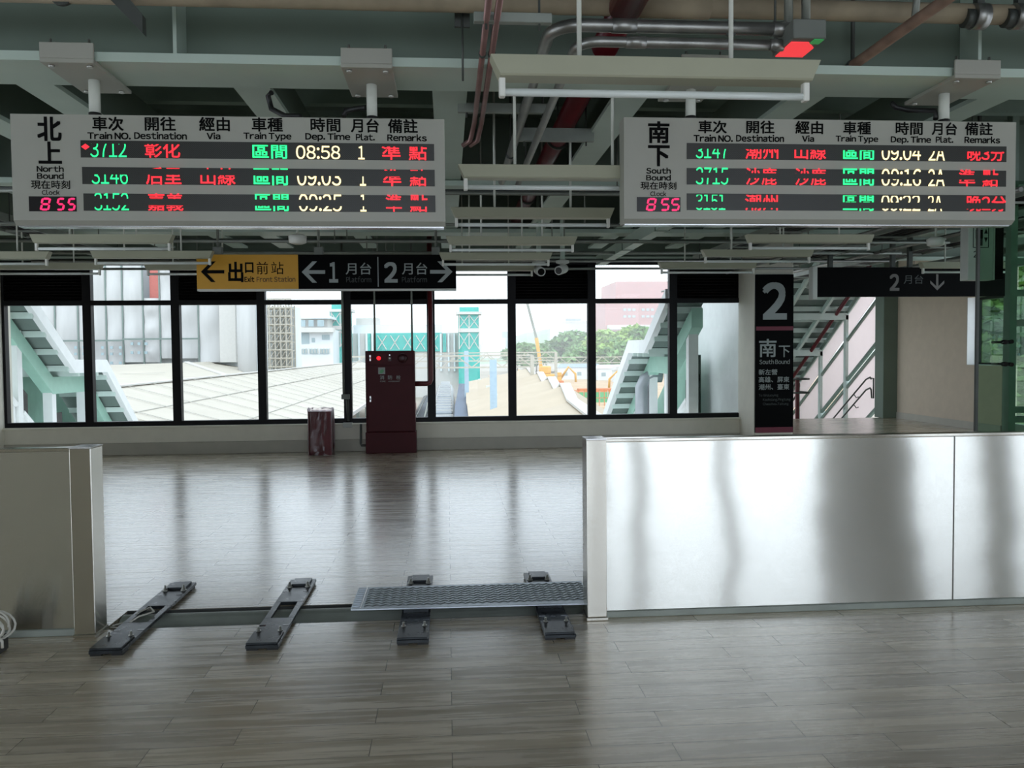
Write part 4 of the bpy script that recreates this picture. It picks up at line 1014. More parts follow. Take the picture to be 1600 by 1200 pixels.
# ================================================================== STEEL BARRIERS
BH = 1.085
def barrier(label, x_end, x_far, s, seams, px):
    """s = +1: runs toward +X from the gate; s = -1: toward -X."""
    t = thing('steel_barrier', label, 'barrier', ((x_end + x_far) / 2, 4.95, 0), 'stainless steel barriers at the gate line')
    pw = 0.118
    x0, x1 = sorted((x_end, x_end + s * pw))
    MB().box(x0, x1, 4.865, 5.03, 0.02, BH).build('end_post', M['steel_post'], t, bevel=0.004)
    MB().box(x0 - 0.006, x1 + 0.006, 4.857, 5.037, 0, 0.022).build('post_foot', M['steel_post'], t, bevel=0.004)
    MB().box(x0 - 0.003, x1 + 0.003, 4.862, 5.033, BH, BH + 0.006).build('post_cap', M['chrome'], t)
    edges = [x_end + s * pw] + seams + [x_far]
    for q0, q1 in zip(edges, edges[1:]):
        a_, b_ = sorted((q0, q1))
        MB().box(a_ + 0.002, b_ - 0.002, 4.915, 4.995, 0.04, BH - 0.02).build('steel_panel', M['steel'], t, bevel=0.003)
    a_, b_ = sorted((edges[0], x_far))
    MB().box(a_, b_, 4.912, 4.998, BH - 0.02, BH).build('top_rail', M['steel_post'], t, bevel=0.003)
    MB().box(a_, b_, 4.905, 5.005, 0, 0.04).build('base_rail', M['strut'], t, bevel=0.004)
    for q in seams:
        MB().box(q - 0.003, q + 0.003, 4.913, 4.92, 0.04, BH - 0.02).build('seam_strip', M['seam'], t)
    return t
barrier('stainless steel barrier on the exit sign side, the one cut off beside the cable coil', -2.024, -5.2, -1, [], 157)
barrier('long stainless steel barrier on the number 2 column side, bright with dark vertical reflections', 0.815, 5.6, 1, [atY(1490, 810, 4.915).x], 918)

# ================================================================== GATE MOUNTING PLATES, DUCT, TREAD PLATE
pos = [(-1.845, 'black steel gate mounting plate with a white cable, beside the cut off barrier end'), (-1.025, 'black steel gate mounting plate alone in the gateway, second from the cut off barrier'),
       (-0.21, 'black steel gate mounting plate under the free end of the tread plate'), (0.61, 'black steel gate mounting plate under the tread plate beside the long barrier')]
PL0, PL1, PWD = 4.55, 5.87, 0.088
def mounting_plate(x):
    t = thing('mounting_plate', pos[0][1], 'mounting plate', (x, 5.2, 0), 'gate mounting plates on the floor')
    bm = MB()
    h0, h1 = 0.012, 0.032
    ya, yb, hx = 5.02, 5.34, 0.052
    bm.box(x - PWD, x + PWD, PL0, ya, h0, h1).box(x - PWD, x + PWD, yb, PL1, h0, h1).box(x - PWD, x - hx, ya, yb, h0, h1).box(x + hx, x + PWD, ya, yb, h0, h1)
    bm.build('base_plate', M['plate'], t, bevel=0.002)
    MB().box(x - PWD * 0.98, x + PWD * 0.9, PL0 + 0.004, PL0 + 0.2, h1, h1 + 0.012).build('front_shim', M['plate'], t, bevel=0.002)
    MB().box(x - PWD * 0.62, x + PWD * 0.72, PL1 - 0.17, PL1 - 0.02, h1, h1 + 0.014).build('rear_shim', M['plate'], t, bevel=0.002)
    mb = MB()
    for sx_ in (-1, 1):
        for y in (PL0 + 0.33, PL1 - 0.3):
            mb.box(x + sx_ * 0.066 - 0.018, x + sx_ * 0.066 + 0.018, y - 0.006, y + 0.006, h1, h1 + 0.0015)
    mb.build('slots', M['lens'], t)
    for sx_ in (-1, 1):
        for y in (PL0 + 0.2, PL1 - 0.19):
            MB().lathe([(0.02, 0), (0.02, 0.004), (0.014, 0.005), (0.014, 0.016), (0.007, 0.017), (0.007, 0.036)], (x + sx_ * 0.06, y, h1), 'z', 8).build('bolt', M['bolt'], t)
    for sx_ in (-1, 1):
        for y in (PL0 + 0.05, PL1 - 0.06):
            MB().box(x + sx_ * 0.055 - 0.03, x + sx_ * 0.055 + 0.03, y - 0.04, y + 0.04, 0, h0).build('spacer_pad', M['rubber'], t)
    return t
pl = mounting_plate(pos[0][0])
for x, lab in pos[1:]:
    dup(pl, (x, 5.2, 0), lab)
    # cable drawn over the first plate
tag(MB().tube([(-2.0, 5.05, 0.006), (-1.93, 5.12, 0.01), (-1.9, 5.2, 0.04), (-1.86, 5.27, 0.045), (-1.8, 5.16, 0.05), (-1.86, 5.08, 0.048), (-1.93, 5.0, 0.01), (-2.0, 5.02, 0.006)], 0.0055, 8).build('loose_cable', M['cable']),
    'thin pale cable lying over the mounting plate next to the barrier post', 'cable')
tube = MB()
n = 14
pts = [(5.235 + 0.11 * math.cos(math.pi * k / n), -0.1 + 0.11 * math.sin(math.pi * k / n)) for k in range(n + 1)]
tube.prism(pts + [(5.125, -0.158), (5.345, -0.158)], 'x', TX0 + 0.02, TX1)
d = tag(tube.build('cable_duct', M['strut'], smooth=False), 'grey half-round cable duct lying in the floor trench', 'duct')
for k in range(4):
    x = -1.52 + 0.26 + k * 0.052 + 0.4
    MB().lathe([(0.008, -0.002), (0.008, 0.003)], (x, 5.143, -0.05), 'y', 10).build('duct_hole', M['lens'], d)

tx0, tx1, tya, tyb, tz = -0.6, 0.875, 5.01, 5.47, 0.062
t = thing('tread_plate', 'shiny patterned steel tread plate bridging the trench on two mounting plates', 'tread plate', (0.1, 5.2, 0.05))
MB().hexa([(tx0, tya, tz), (tx1, tya - 0.03, tz), (tx1, tyb, tz), (tx0, tyb, tz)], [(tx0, tya, tz + 0.012), (tx1, tya - 0.03, tz + 0.012), (tx1, tyb, tz + 0.012), (tx0, tyb, tz + 0.012)]).build('steel_sheet', M['tread'], t, bevel=0.002)
mb = MB()
for j in range(8):                       # eight zigzag ridges
    yc = tya + 0.03 + (tyb - tya - 0.06) * (j + 0.5) / 8
    npt = 54
    rows_ = []
    for i in range(npt + 1):
        x = tx0 + 0.075 + (tx1 - tx0 - 0.085) * i / npt
        y = yc + (0.015 if i % 2 else -0.015)
        z = tz + 0.012
        rows_.append([mb.bm.verts.new(q_) for q_ in ((x, y - 0.0075, z), (x, y, z + 0.0038), (x, y + 0.0075, z))])
    for r0, r1 in zip(rows_, rows_[1:]):
        for k in range(2):
            mb.bm.faces.new((r0[k], r1[k], r1[k + 1], r0[k + 1]))
for i in range(9):
    yc = tya + 0.03 + (tyb - tya - 0.06) * (i + 0.5) / 9
    mb.box(tx0 + 0.008, tx0 + 0.05, yc - 0.006, yc + 0.006, tz + 0.012, tz + 0.015)
mb.build('raised_pattern', M['tread'], t)
MB().box(tx0 + 0.055, tx0 + 0.062, tya + 0.005, tyb - 0.005, tz + 0.012, tz + 0.016).build('joint_ridge', M['chrome'], t)
mb = MB()
for x in (-0.21, 0.61):
    mb.box(x - 0.075, x + 0.075, tya + 0.02, tyb - 0.03, 0.0325, tz)
mb.build('packing_bars', M['plate'], t)

# black box with coiled white cable at the picture edge
p = atZ(2, 1018, 0)
t = thing('cable_coil', 'white cable coil on a small black box at the foot of the barrier', 'cable coil', (p.x - 0.07, 4.66, 0))
MB().box(p.x - 0.16, p.x + 0.02, 4.57, 4.73, 0, 0.09).build('black_box', M['rubber'], t, bevel=0.008)
mb = MB()
cx, cy = p.x - 0.06, 4.66
cx = p.x - 0.03
pts = [(cx + (0.1 + 0.014 * math.sin(k * 0.23)) * math.cos(k * 0.35), cy - 0.03 + 0.05 * math.sin(k * 0.21), 0.15 + (0.07 + 0.012 * math.cos(k * 0.17)) * math.sin(k * 0.35)) for k in range(76)]
mb.tube(pts, 0.006, 8)
mb.tube([(p.x + 0.03, 4.61, 0.1), (p.x + 0.045, 4.61, 0.08), (p.x + 0.045, 4.61, 0.045)], 0.008, 8)
mb.build('coiled_cable', M['cable'], t)

# ================================================================== HYDRANT CABINET, BIN, PIPES BY THE WINDOW
HY = 13.47
def hp(u, v): return atY(u, v, HY)
hx0, hx1 = hp(571.5, 620).x, hp(648.5, 620).x
hz1 = hp(610, 548).z
t = thing('hydrant_cabinet', 'tall maroon fire hydrant cabinet with a glowing red lamp before the windows', 'fire hydrant cabinet', ((hx0 + hx1) / 2, HY + 0.15, 0))
hzm = hp(610, 571).z; hzp = hp(610, 675).z
MB().box(hx0, hx1, HY, WY - 0.035, hzp, hz1).build('cabinet_body', M['cabinet'], t, bevel=0.01)
MB().box(hx0 - 0.012, hx1 + 0.012, HY - 0.02, WY - 0.035, 0, hzp).build('plinth', M['cabinet'], t, bevel=0.008)
dr = MB().box(hx0 + 0.03, hx1 - 0.03, HY - 0.014, HY, hzp + 0.015, hzm).build('door', M['cabinet'], t, bevel=0.004)
MB().box(hx0 + 0.03, hx1 - 0.03, HY - 0.01, HY, hzm + 0.02, hz1 - 0.03).build('alarm_panel', M['cabinet'], t, bevel=0.004)
q_ = hp(592, 559.6)
MB().lathe([(0.036, -0.016), (0.042, -0.01), (0.042, 0.0)], (q_.x, HY - 0.01, q_.z), 'y', 20).build('lamp_ring', M['cabinet_dark'], t)
MB().lathe([(0.01, -0.05), (0.024, -0.044), (0.032, -0.03), (0.032, -0.01)], (q_.x, HY - 0.01, q_.z), 'y', 20).build('red_lamp', M['lamp_red'], t)
q_ = hp(609, 559.8)
MB().box(q_.x - 0.03, q_.x + 0.03, HY - 0.024, HY - 0.01, q_.z - 0.045, q_.z + 0.03).build('call_point', M['cabinet_dark'], t, bevel=0.004)
MB().lathe([(0.014, -0.006), (0.014, 0)], (q_.x, HY - 0.024, q_.z), 'y', 14).build('push_button', M['socket'], t)
MB().lathe([(0.011, -0.006), (0.011, 0)], (q_.x, HY - 0.012, q_.z + 0.052), 'y', 14).build('phone_jack', M['chrome'], t)
q_ = hp(629.3, 559.5)
MB().lathe([(0.02, -0.05), (0.05, -0.045), (0.075, -0.025), (0.078, -0.01), (0.078, 0)], (q_.x, HY - 0.01, q_.z), 'y', 26).build('alarm_bell', M['cabinet_dark'], t)
for u, v in ((578.5, 559.5), (578.8, 623.5)):
    q_ = hp(u, v)
    MB().box(q_.x - 0.013, q_.x + 0.013, HY - 0.026, HY - 0.01, q_.z - 0.05, q_.z + 0.05).build('latch', M['chrome'], t, bevel=0.004)
    MB().box(q_.x - 0.008, q_.x + 0.008, HY - 0.03, HY - 0.026, q_.z - 0.012, q_.z + 0.012).build('keyhole', M['lens'], t)
a_, b_ = hp(591, 574.2), hp(602, 584.6)
sk = MB().box(a_.x, b_.x, HY - 0.0165, HY - 0.014, b_.z, a_.z).build('notice_sticker', M['grey_ink'], dr)
mb = MB().prism([(a_.x + 0.02, b_.z + 0.02), (a_.x + 0.06, b_.z + 0.015), (a_.x + 0.095, b_.z + 0.05), (a_.x + 0.07, b_.z + 0.08), (a_.x + 0.03, b_.z + 0.06)], 'y', HY - 0.018, HY - 0.0165)
mb.build('sticker_mark', M['fence_green'], dr)
wr(MB(), [('消', 593.4, 600.4, 586.4, 593, .01), ('防', 606, 613, 586.4, 593, .01), ('栓', 619, 626, 586.4, 593, .01)], HY - 0.0145).build('grey_lettering', M['grey_ink'], dr)
wr(MB(), [('FIRE', 594, 602.5, 594.8, 597, .01), ('HYDRANT', 607, 625, 594.8, 597, .01)], HY - 0.0145).build('small_lettering', M['grey_ink'], dr)
for u, lab in ((584.3, 'thin grey conduit rising from the hydrant cabinet top, on the bin side'), (643, 'thin grey conduit rising from the hydrant cabinet top, on the red pipe side')):
    x = hp(u, 500).x
    tag(MB().tube([(x, HY + 0.1, hz1 - 0.005), (x, HY + 0.1, CEIL)], 0.016, 10).build('riser_conduit', M['conduit']), lab, 'conduit', 'conduits rising from the hydrant cabinet')
rp_ = [hp(648, 600), hp(670, 600)]
zr = rp_[0].z
xr_ = hp(672, 500).x
y_ = HY + 0.12
tag(MB().tube([(hx1 - 0.005, y_, zr), (xr_ - 0.07, y_, zr), (xr_ - 0.02, y_, zr + 0.02), (xr_, y_, zr + 0.07), (xr_, y_, CEIL)], 0.042, 14).build('hydrant_pipe', M['dark_red']), 'dark red water pipe climbing from the side of the hydrant cabinet', 'pipe')
tag(MB().tube([(hx0 + 0.01, HY + 0.1, 0.12), (hx0 - 0.09, HY + 0.1, 0.12), (hx0 - 0.1, HY + 0.1, 0.15), (hx0 - 0.1, HY + 0.14, 0.38), (hx0 - 0.1, HY + 0.16, 0.46)], 0.02, 10).build('drain_pipe', M['dark_conduit']), 'short dark pipe bending from the hydrant cabinet foot up the low wall', 'pipe')
xj = atY(540, 600, WY - 0.03).x
t = thing('window_conduit', 'pale conduit with grey junction boxes on the window post beside the bin', 'conduit', (xj, WY - 0.02, 0.4))
zj = atY(540, 620, WY - 0.03).z
MB().box(xj - 0.07, xj + 0.06, WY - 0.05, WY + 0.03, zj - 0.04, zj + 0.04).build('junction_box', M['grey_box'], t, bevel=0.004)
MB().tube([(xj - 0.035, WY - 0.0, zj), (xj - 0.035, WY - 0.0, CEIL)], 0.02, 10).build('upper_run', M['conduit'], t)
MB().tube([(xj + 0.02, WY - 0.0, zj), (xj + 0.03, WY - 0.0, 0.5)], 0.025, 10).build('lower_run', M['dark_conduit'], t)
MB().box(xj - 0.05, xj + 0.1, WY - 0.08, WY + 0.02, 0.4, 0.475).build('lower_box', M['sign_edge'], t, bevel=0.004)

bx = (atY(483, 690, 13.45).x + atY(520, 690, 13.45).x) / 2
bw = 0.178
bz = atY(501, 639, 13.5).z
t = thing('wrapped_bin', 'maroon bin wrapped in clear plastic film standing at the low wall', 'bin', (bx, 13.5, 0))
MB().prism([(bx - bw + 0.02 * a1, 13.5 - bw + 0.02 * b1) for a1, b1 in ((1, 0), (0, 1))][::-1] + [(bx - bw, 13.66), (bx + bw, 13.66), (bx + bw, 13.5 - bw + 0.02), (bx + bw - 0.02, 13.5 - bw)], 'z', 0.0, bz - 0.03).build('bin_body', M['bin'], t, bevel=0.012, seg=2)
mb = MB()
rings = []
for k, z in enumerate((0.0, 0.06, 0.14, 0.28, 0.42, 0.56, bz - 0.06, bz - 0.005, bz + 0.012)):
    ring = []
    for j in range(28):
        a_ = 2 * math.pi * j / 28
        c_, s_ = math.cos(a_), math.sin(a_)
        rr = (bw + 0.022) / max(abs(c_), abs(s_)) * (1.0 + 0.035 * math.sin(j * 2.3 + k) + 0.03 * RNG.uniform(-1, 1))
        rr = min(rr, bw * 1.36) * (0.93 if k == 8 else 1)
        ring.append(mb.bm.verts.new((bx + rr * c_, 13.5 + rr * s_ * 0.88, z + (0.02 * RNG.uniform(-1, 1) if k > 6 else 0))))
    rings.append(ring)
for r0, r1 in zip(rings, rings[1:]):
    for j in range(28):
        mb.bm.faces.new((r0[j], r0[(j + 1) % 28], r1[(j + 1) % 28], r1[j]))
mb.build('plastic_film', M['film'], t)

# ================================================================== STAIRS TO PLATFORM 2 (seen past the column)
SM = 0.636
def sl(y): return -(y - 20.3) * SM
t = thing('staircase', 'covered staircase going down to platform 2 beyond the corridor', 'staircase', (8.7, EY, 0))
mb = MB()
for k in range(24):
    y0 = EY + 0.28 * k; z = -0.178 * (k + 1)
    mb.box(7.0, 10.34, y0, y0 + 0.29, z - 0.3, z)
mb.build('steps', M['stair'], t)
for y in (20.94, 22.42, 23.9, 25.4, 26.9):
    MB().box(10.3, 10.45, y - 0.06, y + 0.06, -6.5, 2.9 + sl(y)).build('wall_post', M['mint_light'], t)
ys = [18.95, 20.94, 22.42, 23.9, 25.4, 26.9, 29.0]
for y0, y1 in zip(ys, ys[1:]):
    def band(a0, a1, x=10.37):
        return MB().hexa([(x, y0 + .05, a0 + sl(y0)), (x, y1 - .05, a0 + sl(y1)), (x, y1 - .05, a1 + sl(y1)), (x, y0 + .05, a1 + sl(y0))],
                         [(x + .012, y0 + .05, a0 + sl(y0)), (x + .012, y1 - .05, a0 + sl(y1)), (x + .012, y1 - .05, a1 + sl(y1)), (x + .012, y0 + .05, a1 + sl(y0))])
    band(1.22, 2.2).build('wall_panel', M['poly'], t)
    band(-0.35, 0.98).build('wall_panel', M['poly'], t)
    band(2.36, 2.9).build('upper_panel', M['poly'], t)
for a0 in (2.22, 1.19, 1.0, -0.4):
    MB().bar((10.36, 18.95, a0 + sl(18.95)), (10.36, 29, a0 + sl(29)), 0.07, 0.07).build('slanted_rail', M['purlin'], t)
for z_off in (0.0, 0.26):
    pts = [(10.24, 19.45, 0.62 + z_off), (10.24, 19.5, 0.66 + z_off)] + [(10.24, y, 0.02 + z_off + sl(y) + 0.2) for y in (19.7, 24.0, 27.5)]
    MB().tube(pts, 0.02, 10).build('handrail', M['dark_conduit'], t)
MB().tube([(10.24, 19.5, 0.9), (10.22, 19.3, 0.9), (10.22, 19.3, 0.42), (10.24, 19.42, 0.42), (10.24, 19.45, 0.64)], 0.018, 8).build('handrail_loop', M['dark_conduit'], t)
for y in (20.3, 21.6, 23.0):
    for z_off in (0.0, 0.26):
        MB().tube([(10.24, y, 0.2 + z_off + sl(y)), (10.3, y, 0.12 + z_off + sl(y)), (10.36, y, 0.14 + z_off + sl(y))], 0.012, 6).build('rail_bracket', M['dark_conduit'], t)
t = thing('stair_roof', 'slanted roof over the platform 2 stairs with white purlins and a red pipe', 'canopy', (8.7, EY, 3))
MB().hexa([(6.6, 18.6, 3.12 + sl(18.6)), (10.6, 18.6, 3.12 + sl(18.6)), (10.6, 29, 3.12 + sl(29)), (6.6, 29, 3.12 + sl(29))], [(6.6, 18.6, 3.2 + sl(18.6)), (10.6, 18.6, 3.2 + sl(18.6)), (10.6, 29, 3.2 + sl(29)), (6.6, 29, 3.2 + sl(29))]).build('roof_deck', M['soffit'], t)
for k in range(24):
    y = 18.8 + 0.42 * k
    MB().box(6.7, 10.4, y - 0.03, y + 0.03, 2.98 + sl(y), 3.1 + sl(y)).build('purlin', M['mint_light'], t)
for x in (9.68, 8.75, 10.38):
    MB().bar((x, 18.7, 2.96 + sl(18.7)), (x, 29, 2.96 + sl(29)), 0.07, 0.12).build('slanted_beam', M['mint_light'], t)
for y in (20.94, 22.42, 23.9):
    MB().box(6.7, 10.4, y - 0.06, y + 0.06, 2.78 + sl(y), 2.95 + sl(y)).build('cross_beam', M['mint_light'], t)
MB().tube([(10.05, 18.7, 2.9 + sl(18.7)), (10.05, 29, 2.9 + sl(29))], 0.05, 10).build('red_pipe', M['red_pipe'], t)
MB().tube([(8.3, 18.7, 2.86 + sl(18.7)), (8.3, 29, 2.86 + sl(29))], 0.03, 8).build('grey_pipe', M['conduit'], t)
t = thing('stair_railing', 'dark double handrail end standing at the head of the platform 2 stairs beside the column', 'railing', (8.2, 19.2, 0))
for y in (19.0, 19.35):
    MB().box(8.16, 8.24, y - 0.03, y + 0.03, -0.6, 0.95).build('post', M['bin'], t)
for z in (0.92, 0.6):
    MB().tube([(8.42, 18.86, z), (8.3, 18.8, z), (8.1, 18.8, z), (8.0, 18.9, z), (8.0, 19.4, z), (8.0, 25, z - 3.55)], 0.022, 8).build('handrail', M['dark_conduit'], t)
    MB().tube([(8.42, 18.86, z), (8.42, 19.4, z), (8.42, 25, z - 3.55)], 0.022, 8).build('handrail', M['dark_conduit'], t)

# ================================================================== OUTSIDE: STAIR CANOPIES BY THE WINDOWS
def canopy(label, path, xf, xb, xback, columns, side, cat='canopy'):
    """Canopy over stairs going down and away; xf outer fascia line, xb beam and column line, xback far side."""
    t = thing('stair_canopy', label, cat, ((xf + xback) / 2, path[0][0], -6.5), 'stair canopies outside the windows')
    def zr(y):
        for (y0, z0), (y1, z1) in zip(path, path[1:]):
            if y <= y1: return z0 + (z1 - z0) * (y - y0) / (y1 - y0)
        return path[-1][1]
    top, deck, fas, beam, wall = MB(), MB(), MB(), MB(), MB()
    s = 1 if xback > xf else -1
    for (y0, z0), (y1, z1) in zip(path, path[1:]):
        xk = xback if s < 0 else xb + 0.12
        deck.hexa([(xf, y0, z0 - .02), (xk, y0, z0 - .02), (xk, y1, z1 - .02), (xf, y1, z1 - .02)], [(xf, y0, z0 + .04), (xk, y0, z0 + .04), (xk, y1, z1 + .04), (xf, y1, z1 + .04)])
        fas.hexa([(xf - s * .06, y0, z0 - .06), (xf + s * .05, y0, z0 - .06), (xf + s * .05, y1, z1 - .06), (xf - s * .06, y1, z1 - .06)], [(xf - s * .06, y0, z0 + .2), (xf + s * .05, y0, z0 + .2), (xf + s * .05, y1, z1 + .2), (xf - s * .06, y1, z1 + .2)])
        beam.hexa([(xb - .1, y0, z0 - .46), (xb + .1, y0, z0 - .46), (xb + .1, y1, z1 - .46), (xb - .1, y1, z1 - .46)], [(xb - .1, y0, z0 - .13), (xb + .1, y0, z0 - .13), (xb + .1, y1, z1 - .13), (xb - .1, y1, z1 - .13)])
        xw = xb + s * (0.75 if s < 0 else 0.5)
        if s > 0 and y0 < 15.5: y0, z0 = 15.9, 1.6
        wall.hexa([(xw, y0, -6.5), (xw + .05, y0, -6.5), (xw + .05, y1, -6.5), (xw, y1, -6.5)], [(xw, y0, z0 - .1), (xw + .05, y0, z0 - .1), (xw + .05, y1, z1 - .1), (xw, y1, z1 - .1)])
    deck.build('roof_deck', M['soffit'], t); fas.build('fascia', M['white_metal'], t); beam.build('eave_beam', M['mint'], t); wall.build('rear_wall', M['mint'], t)
    y = path[0][0] + 0.15
    while y < path[-1][0] - 0.1:
        MB().box(min(xf, xk), max(xf, xk), y - .03, y + .03, zr(y) - .13, zr(y) - .02).build('purlin', M['mint_light'], t)
        y += 0.44
    for c in columns:
        MB().box(xb - .085, xb + .085, c - .085, c + .085, -6.5, zr(c) - .13).build('column', M['white_metal'], t)
    for c0, c1 in zip(columns, columns[1:]):
        a0, a1 = c0 + .1, c1 - .1
        zz = lambda y_: zr(y_) - 1.55
        MB().hexa([(xb, a0, -6.5), (xb + .04, a0, -6.5), (xb + .04, a1, -6.5), (xb, a1, -6.5)], [(xb, a0, zz(a0)), (xb + .04, a0, zz(a0)), (xb + .04, a1, zz(a1)), (xb, a1, zz(a1))]).build('side_panel', M['white_metal'], t)
        MB().bar((xb - s * .03, a0, zz(a0) + .03), (xb - s * .03, a1, zz(a1) + .03), .12, .07).build('panel_cap', M['white_metal'], t)
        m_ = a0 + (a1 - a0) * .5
        MB().hexa([(xb + s * .1, a0, zz(a0)), (xb + s * .12, a0, zz(a0)), (xb + s * .12, m_, zz(m_)), (xb + s * .1, m_, zz(m_))], [(xb + s * .1, a0, zz(a0) + .7), (xb + s * .12, a0, zz(a0) + .7), (xb + s * .12, m_, zz(m_) + .7), (xb + s * .1, m_, zz(m_) + .7)]).build('opening_shade', M['dark_opening'], t)  # dark sheet painted as the shade of the open canopy side
    return t
canopy('mint green stair canopy stepping down outside the first windows', [(14.1, 3.13), (14.9, 2.558), (16.6, 1.338), (18.1, 1.321), (19.8, -0.12), (24, -3.7)], -7.2, -7.66, -10.6, [14.3, 15.4, 16.65, 18.1, 19.6, 21.4], -1)
canopy('mint green stair canopy stepping down outside the windows beside the blank pale wall', [(14.1, 2.47), (15.67, 1.624), (17.06, 1.629), (19.67, 0.057), (24, -2.55)], 3.8, 4.3, 4.66, [14.4, 15.9, 17.25, 18.7, 20.6], 1)
p = atX(1003, 600, 4.12)
mb = MB().tube([(4.5, 17.3, 1.08), (4.3, 17.3, 1.08), (4.15, 17.3, 1.0), (4.08, 17.3, 0.85), (4.08, 17.3, -3)], 0.14, 16)
tag(mb.build('ventilation_duct', M['train']), 'silver duct elbow running down beside the mint canopy columns outside', 'duct')

# ================================================================== OUTSIDE: GROUND, PLATFORM ROOFS, TRACKS
GZ = -6.5
mb = MB().quad((-400, 14.5, GZ), (500, 14.5, GZ), (500, 900, GZ), (-400, 900, GZ))
struct('ground', mb, M['ground'], 'pale railway yard ground far below the windows', 'ground')
t = thing('platform_roof', 'long pale ribbed platform roof beyond the windows on the exit sign side', 'roof', (-9, 60, GZ))
def slab(pts, th=0.12):
    return MB().hexa([(x, y, z - th) for x, y, z in pts], pts)
slab([(-12.2, 26, 0.45), (-5.0, 26, -1.5), (-5.4, 118, -1.5), (-12.2, 118, 0.45)]).build('eave_slope', M['roof_white'], t)
slab([(-18.5, 26, -1.2), (-12.2, 26, 0.45), (-12.2, 118, 0.45), (-18.5, 118, -1.2)]).build('rear_slope', M['roof_white'], t)
MB().bar((-12.2, 26, 0.48), (-12.2, 118, 0.48), 0.35, 0.06).build('ridge_cap', M['roof_trim'], t)
MB().bar((-4.97, 26, -1.56), (-5.37, 118, -1.56), 0.14, 0.2).build('gutter', M['roof_trim'], t)
mb = MB()
for k in range(34):
    y = 27 + k * 2.7
    mb.bar((-12.1, y, 0.47), (-5.05, y, -1.47), .035, .02)
for f in (0.33, 0.66):
    mb.bar((-12.2 + 7.2 * f, 26, 0.46 - 1.95 * f), (-12.2 + 6.8 * f, 118, 0.46 - 1.95 * f), .05, .03)
mb.build('roof_seams', M['seam_line'], t)
for y in range(30, 118, 9):
    MB().box(-9.2, -8.9, y, y + .3, GZ, -0.9).build('post', M['mint_light'], t)
t = thing('platform_roof', 'pale hipped roof in front of the grey sheeted scaffolding', 'roof', (-20, 45, GZ))
A0, A1 = atY(168, 575, 58), atY(291, 566.5, 58)
E1 = atY(404, 604, 47)
slab([(A0.x - 8, 58, A0.z), (A0.x - 8, 24, -1.7), (-13.5, 24, -1.7), (E1.x, 47, E1.z), (A1.x, 58, A1.z)]).build('front_slope', M['roof_white'], t)
slab([(A1.x, 58, A1.z), (E1.x, 47, E1.z), (E1.x - 1, 70, -1.9), (A1.x, 70, A1.z)]).build('end_slope', M['roof_white'], t)
mb = MB()
for k in range(9):
    f = k / 8
    mb.bar((A0.x - 8 + (A1.x - A0.x + 8) * f, 58, A0.z + .02), (A0.x - 8 + (E1.x - A0.x + 10) * f, 40, lerp(A0.z, -1.7, 18 / 34) + .02), .045, .02)
for k in range(4):
    f = (k + 1) / 5
    mb.bar((A0.x - 8, 58 - 34 * f, lerp(A0.z, -1.7, f) + .02), (lerp(A1.x, -13.5, f), 58 - 34 * f, lerp(A1.z, -1.7, f) + .02), .045, .02)
mb.build('roof_seams', M['seam_line'], t)
MB().bar((A1.x, 58, A1.z + .04), (E1.x, 47, E1.z + .04), .3, .07).build('hip_cap', M['roof_trim'], t)
t = thing('platform_roof', 'cream platform roof with wide tan folds on the building site side of the tracks', 'roof', (4, 50, GZ))
le = [(24, 0.85), (36, 1.0), (44, 1.05), (56, 1.2), (70, 1.5), (95, 2.0)]
rg = [(24, 4.55), (36, 5.4), (44, 5.9), (56, 6.6), (70, 7.4), (95, 8.6)]
mb, mb2, mb3 = MB(), MB(), MB()
for k in range(len(le) - 1):
    (ya, xa_), (yb, xb_) = le[k], le[k + 1]
    ra, rb = rg[k][1], rg[k + 1][1]
    f = 0.0
    for h in range(2):      # each bay folds in the middle like a shallow gable
        q0, q1 = ya + (yb - ya) * h / 2, ya + (yb - ya) * (h + 1) / 2
        g = lambda a_, b_, q_: a_ + (b_ - a_) * (q_ - ya) / (yb - ya)
        fold = 0.0 if k < 1 else 0.55
        z0_, z1_ = (0.0, fold) if h == 0 else (fold, 0.0)
        pts = [(g(xa_, xb_, q0), q0, -1.75 + z0_ * .5), (g(ra, rb, q0), q0, -0.55 + z0_), (g(ra, rb, q1), q1, -0.55 + z1_), (g(xa_, xb_, q1), q1, -1.75 + z1_ * .5)]
        mb.hexa([(x, y, z - .12) for x, y, z in pts], pts)
        pts = [(g(ra, rb, q0), q0, -0.55 + z0_), (g(ra, rb, q0) + 3, q0, -1.9), (g(ra, rb, q1) + 3, q1, -1.9), (g(ra, rb, q1), q1, -0.55 + z1_)]
        mb.hexa([(x, y, z - .12) for x, y, z in pts], pts)
        mb2.bar((g(ra, rb, q0), q0, -0.5 + z0_), (g(ra, rb, q1), q1, -0.5 + z1_), .5, .1)
    mb3.bar((xa_ - .35, ya, -2.0), (xb_ - .35, yb, -2.0), .8, .12)
mb.build('roof_sheets', M['roof_cream'], t); mb2.build('ridge_trim', M['roof_trim'], t); mb3.build('track_side_canopy', M['navy'], t)
for y in (30, 42, 55, 70, 88):
    MB().box(3.2, 3.5, y, y + .3, GZ, -1.2).build('post', M['mint_light'], t)
for u, vb, vt, y, lab in ((771, 614, 562, 42, 'pale blue-grey mast rising through the cream platform roof, the nearer one'), (729, 582, 548, 66, 'pale blue-grey mast rising through the cream platform roof, the farther one')):
    a_, b_ = atY(u, vb, y), atY(u, vt, y)
    tag(MB().box(a_.x - .17, a_.x + .17, y - .17, y + .17, GZ, b_.z).build('overhead_line_mast', M['blue_sheet']), lab, 'mast', 'overhead line masts')
t = thing('railway_track', 'railway track running away below the platforms', 'track', (-1.5, 20, GZ))
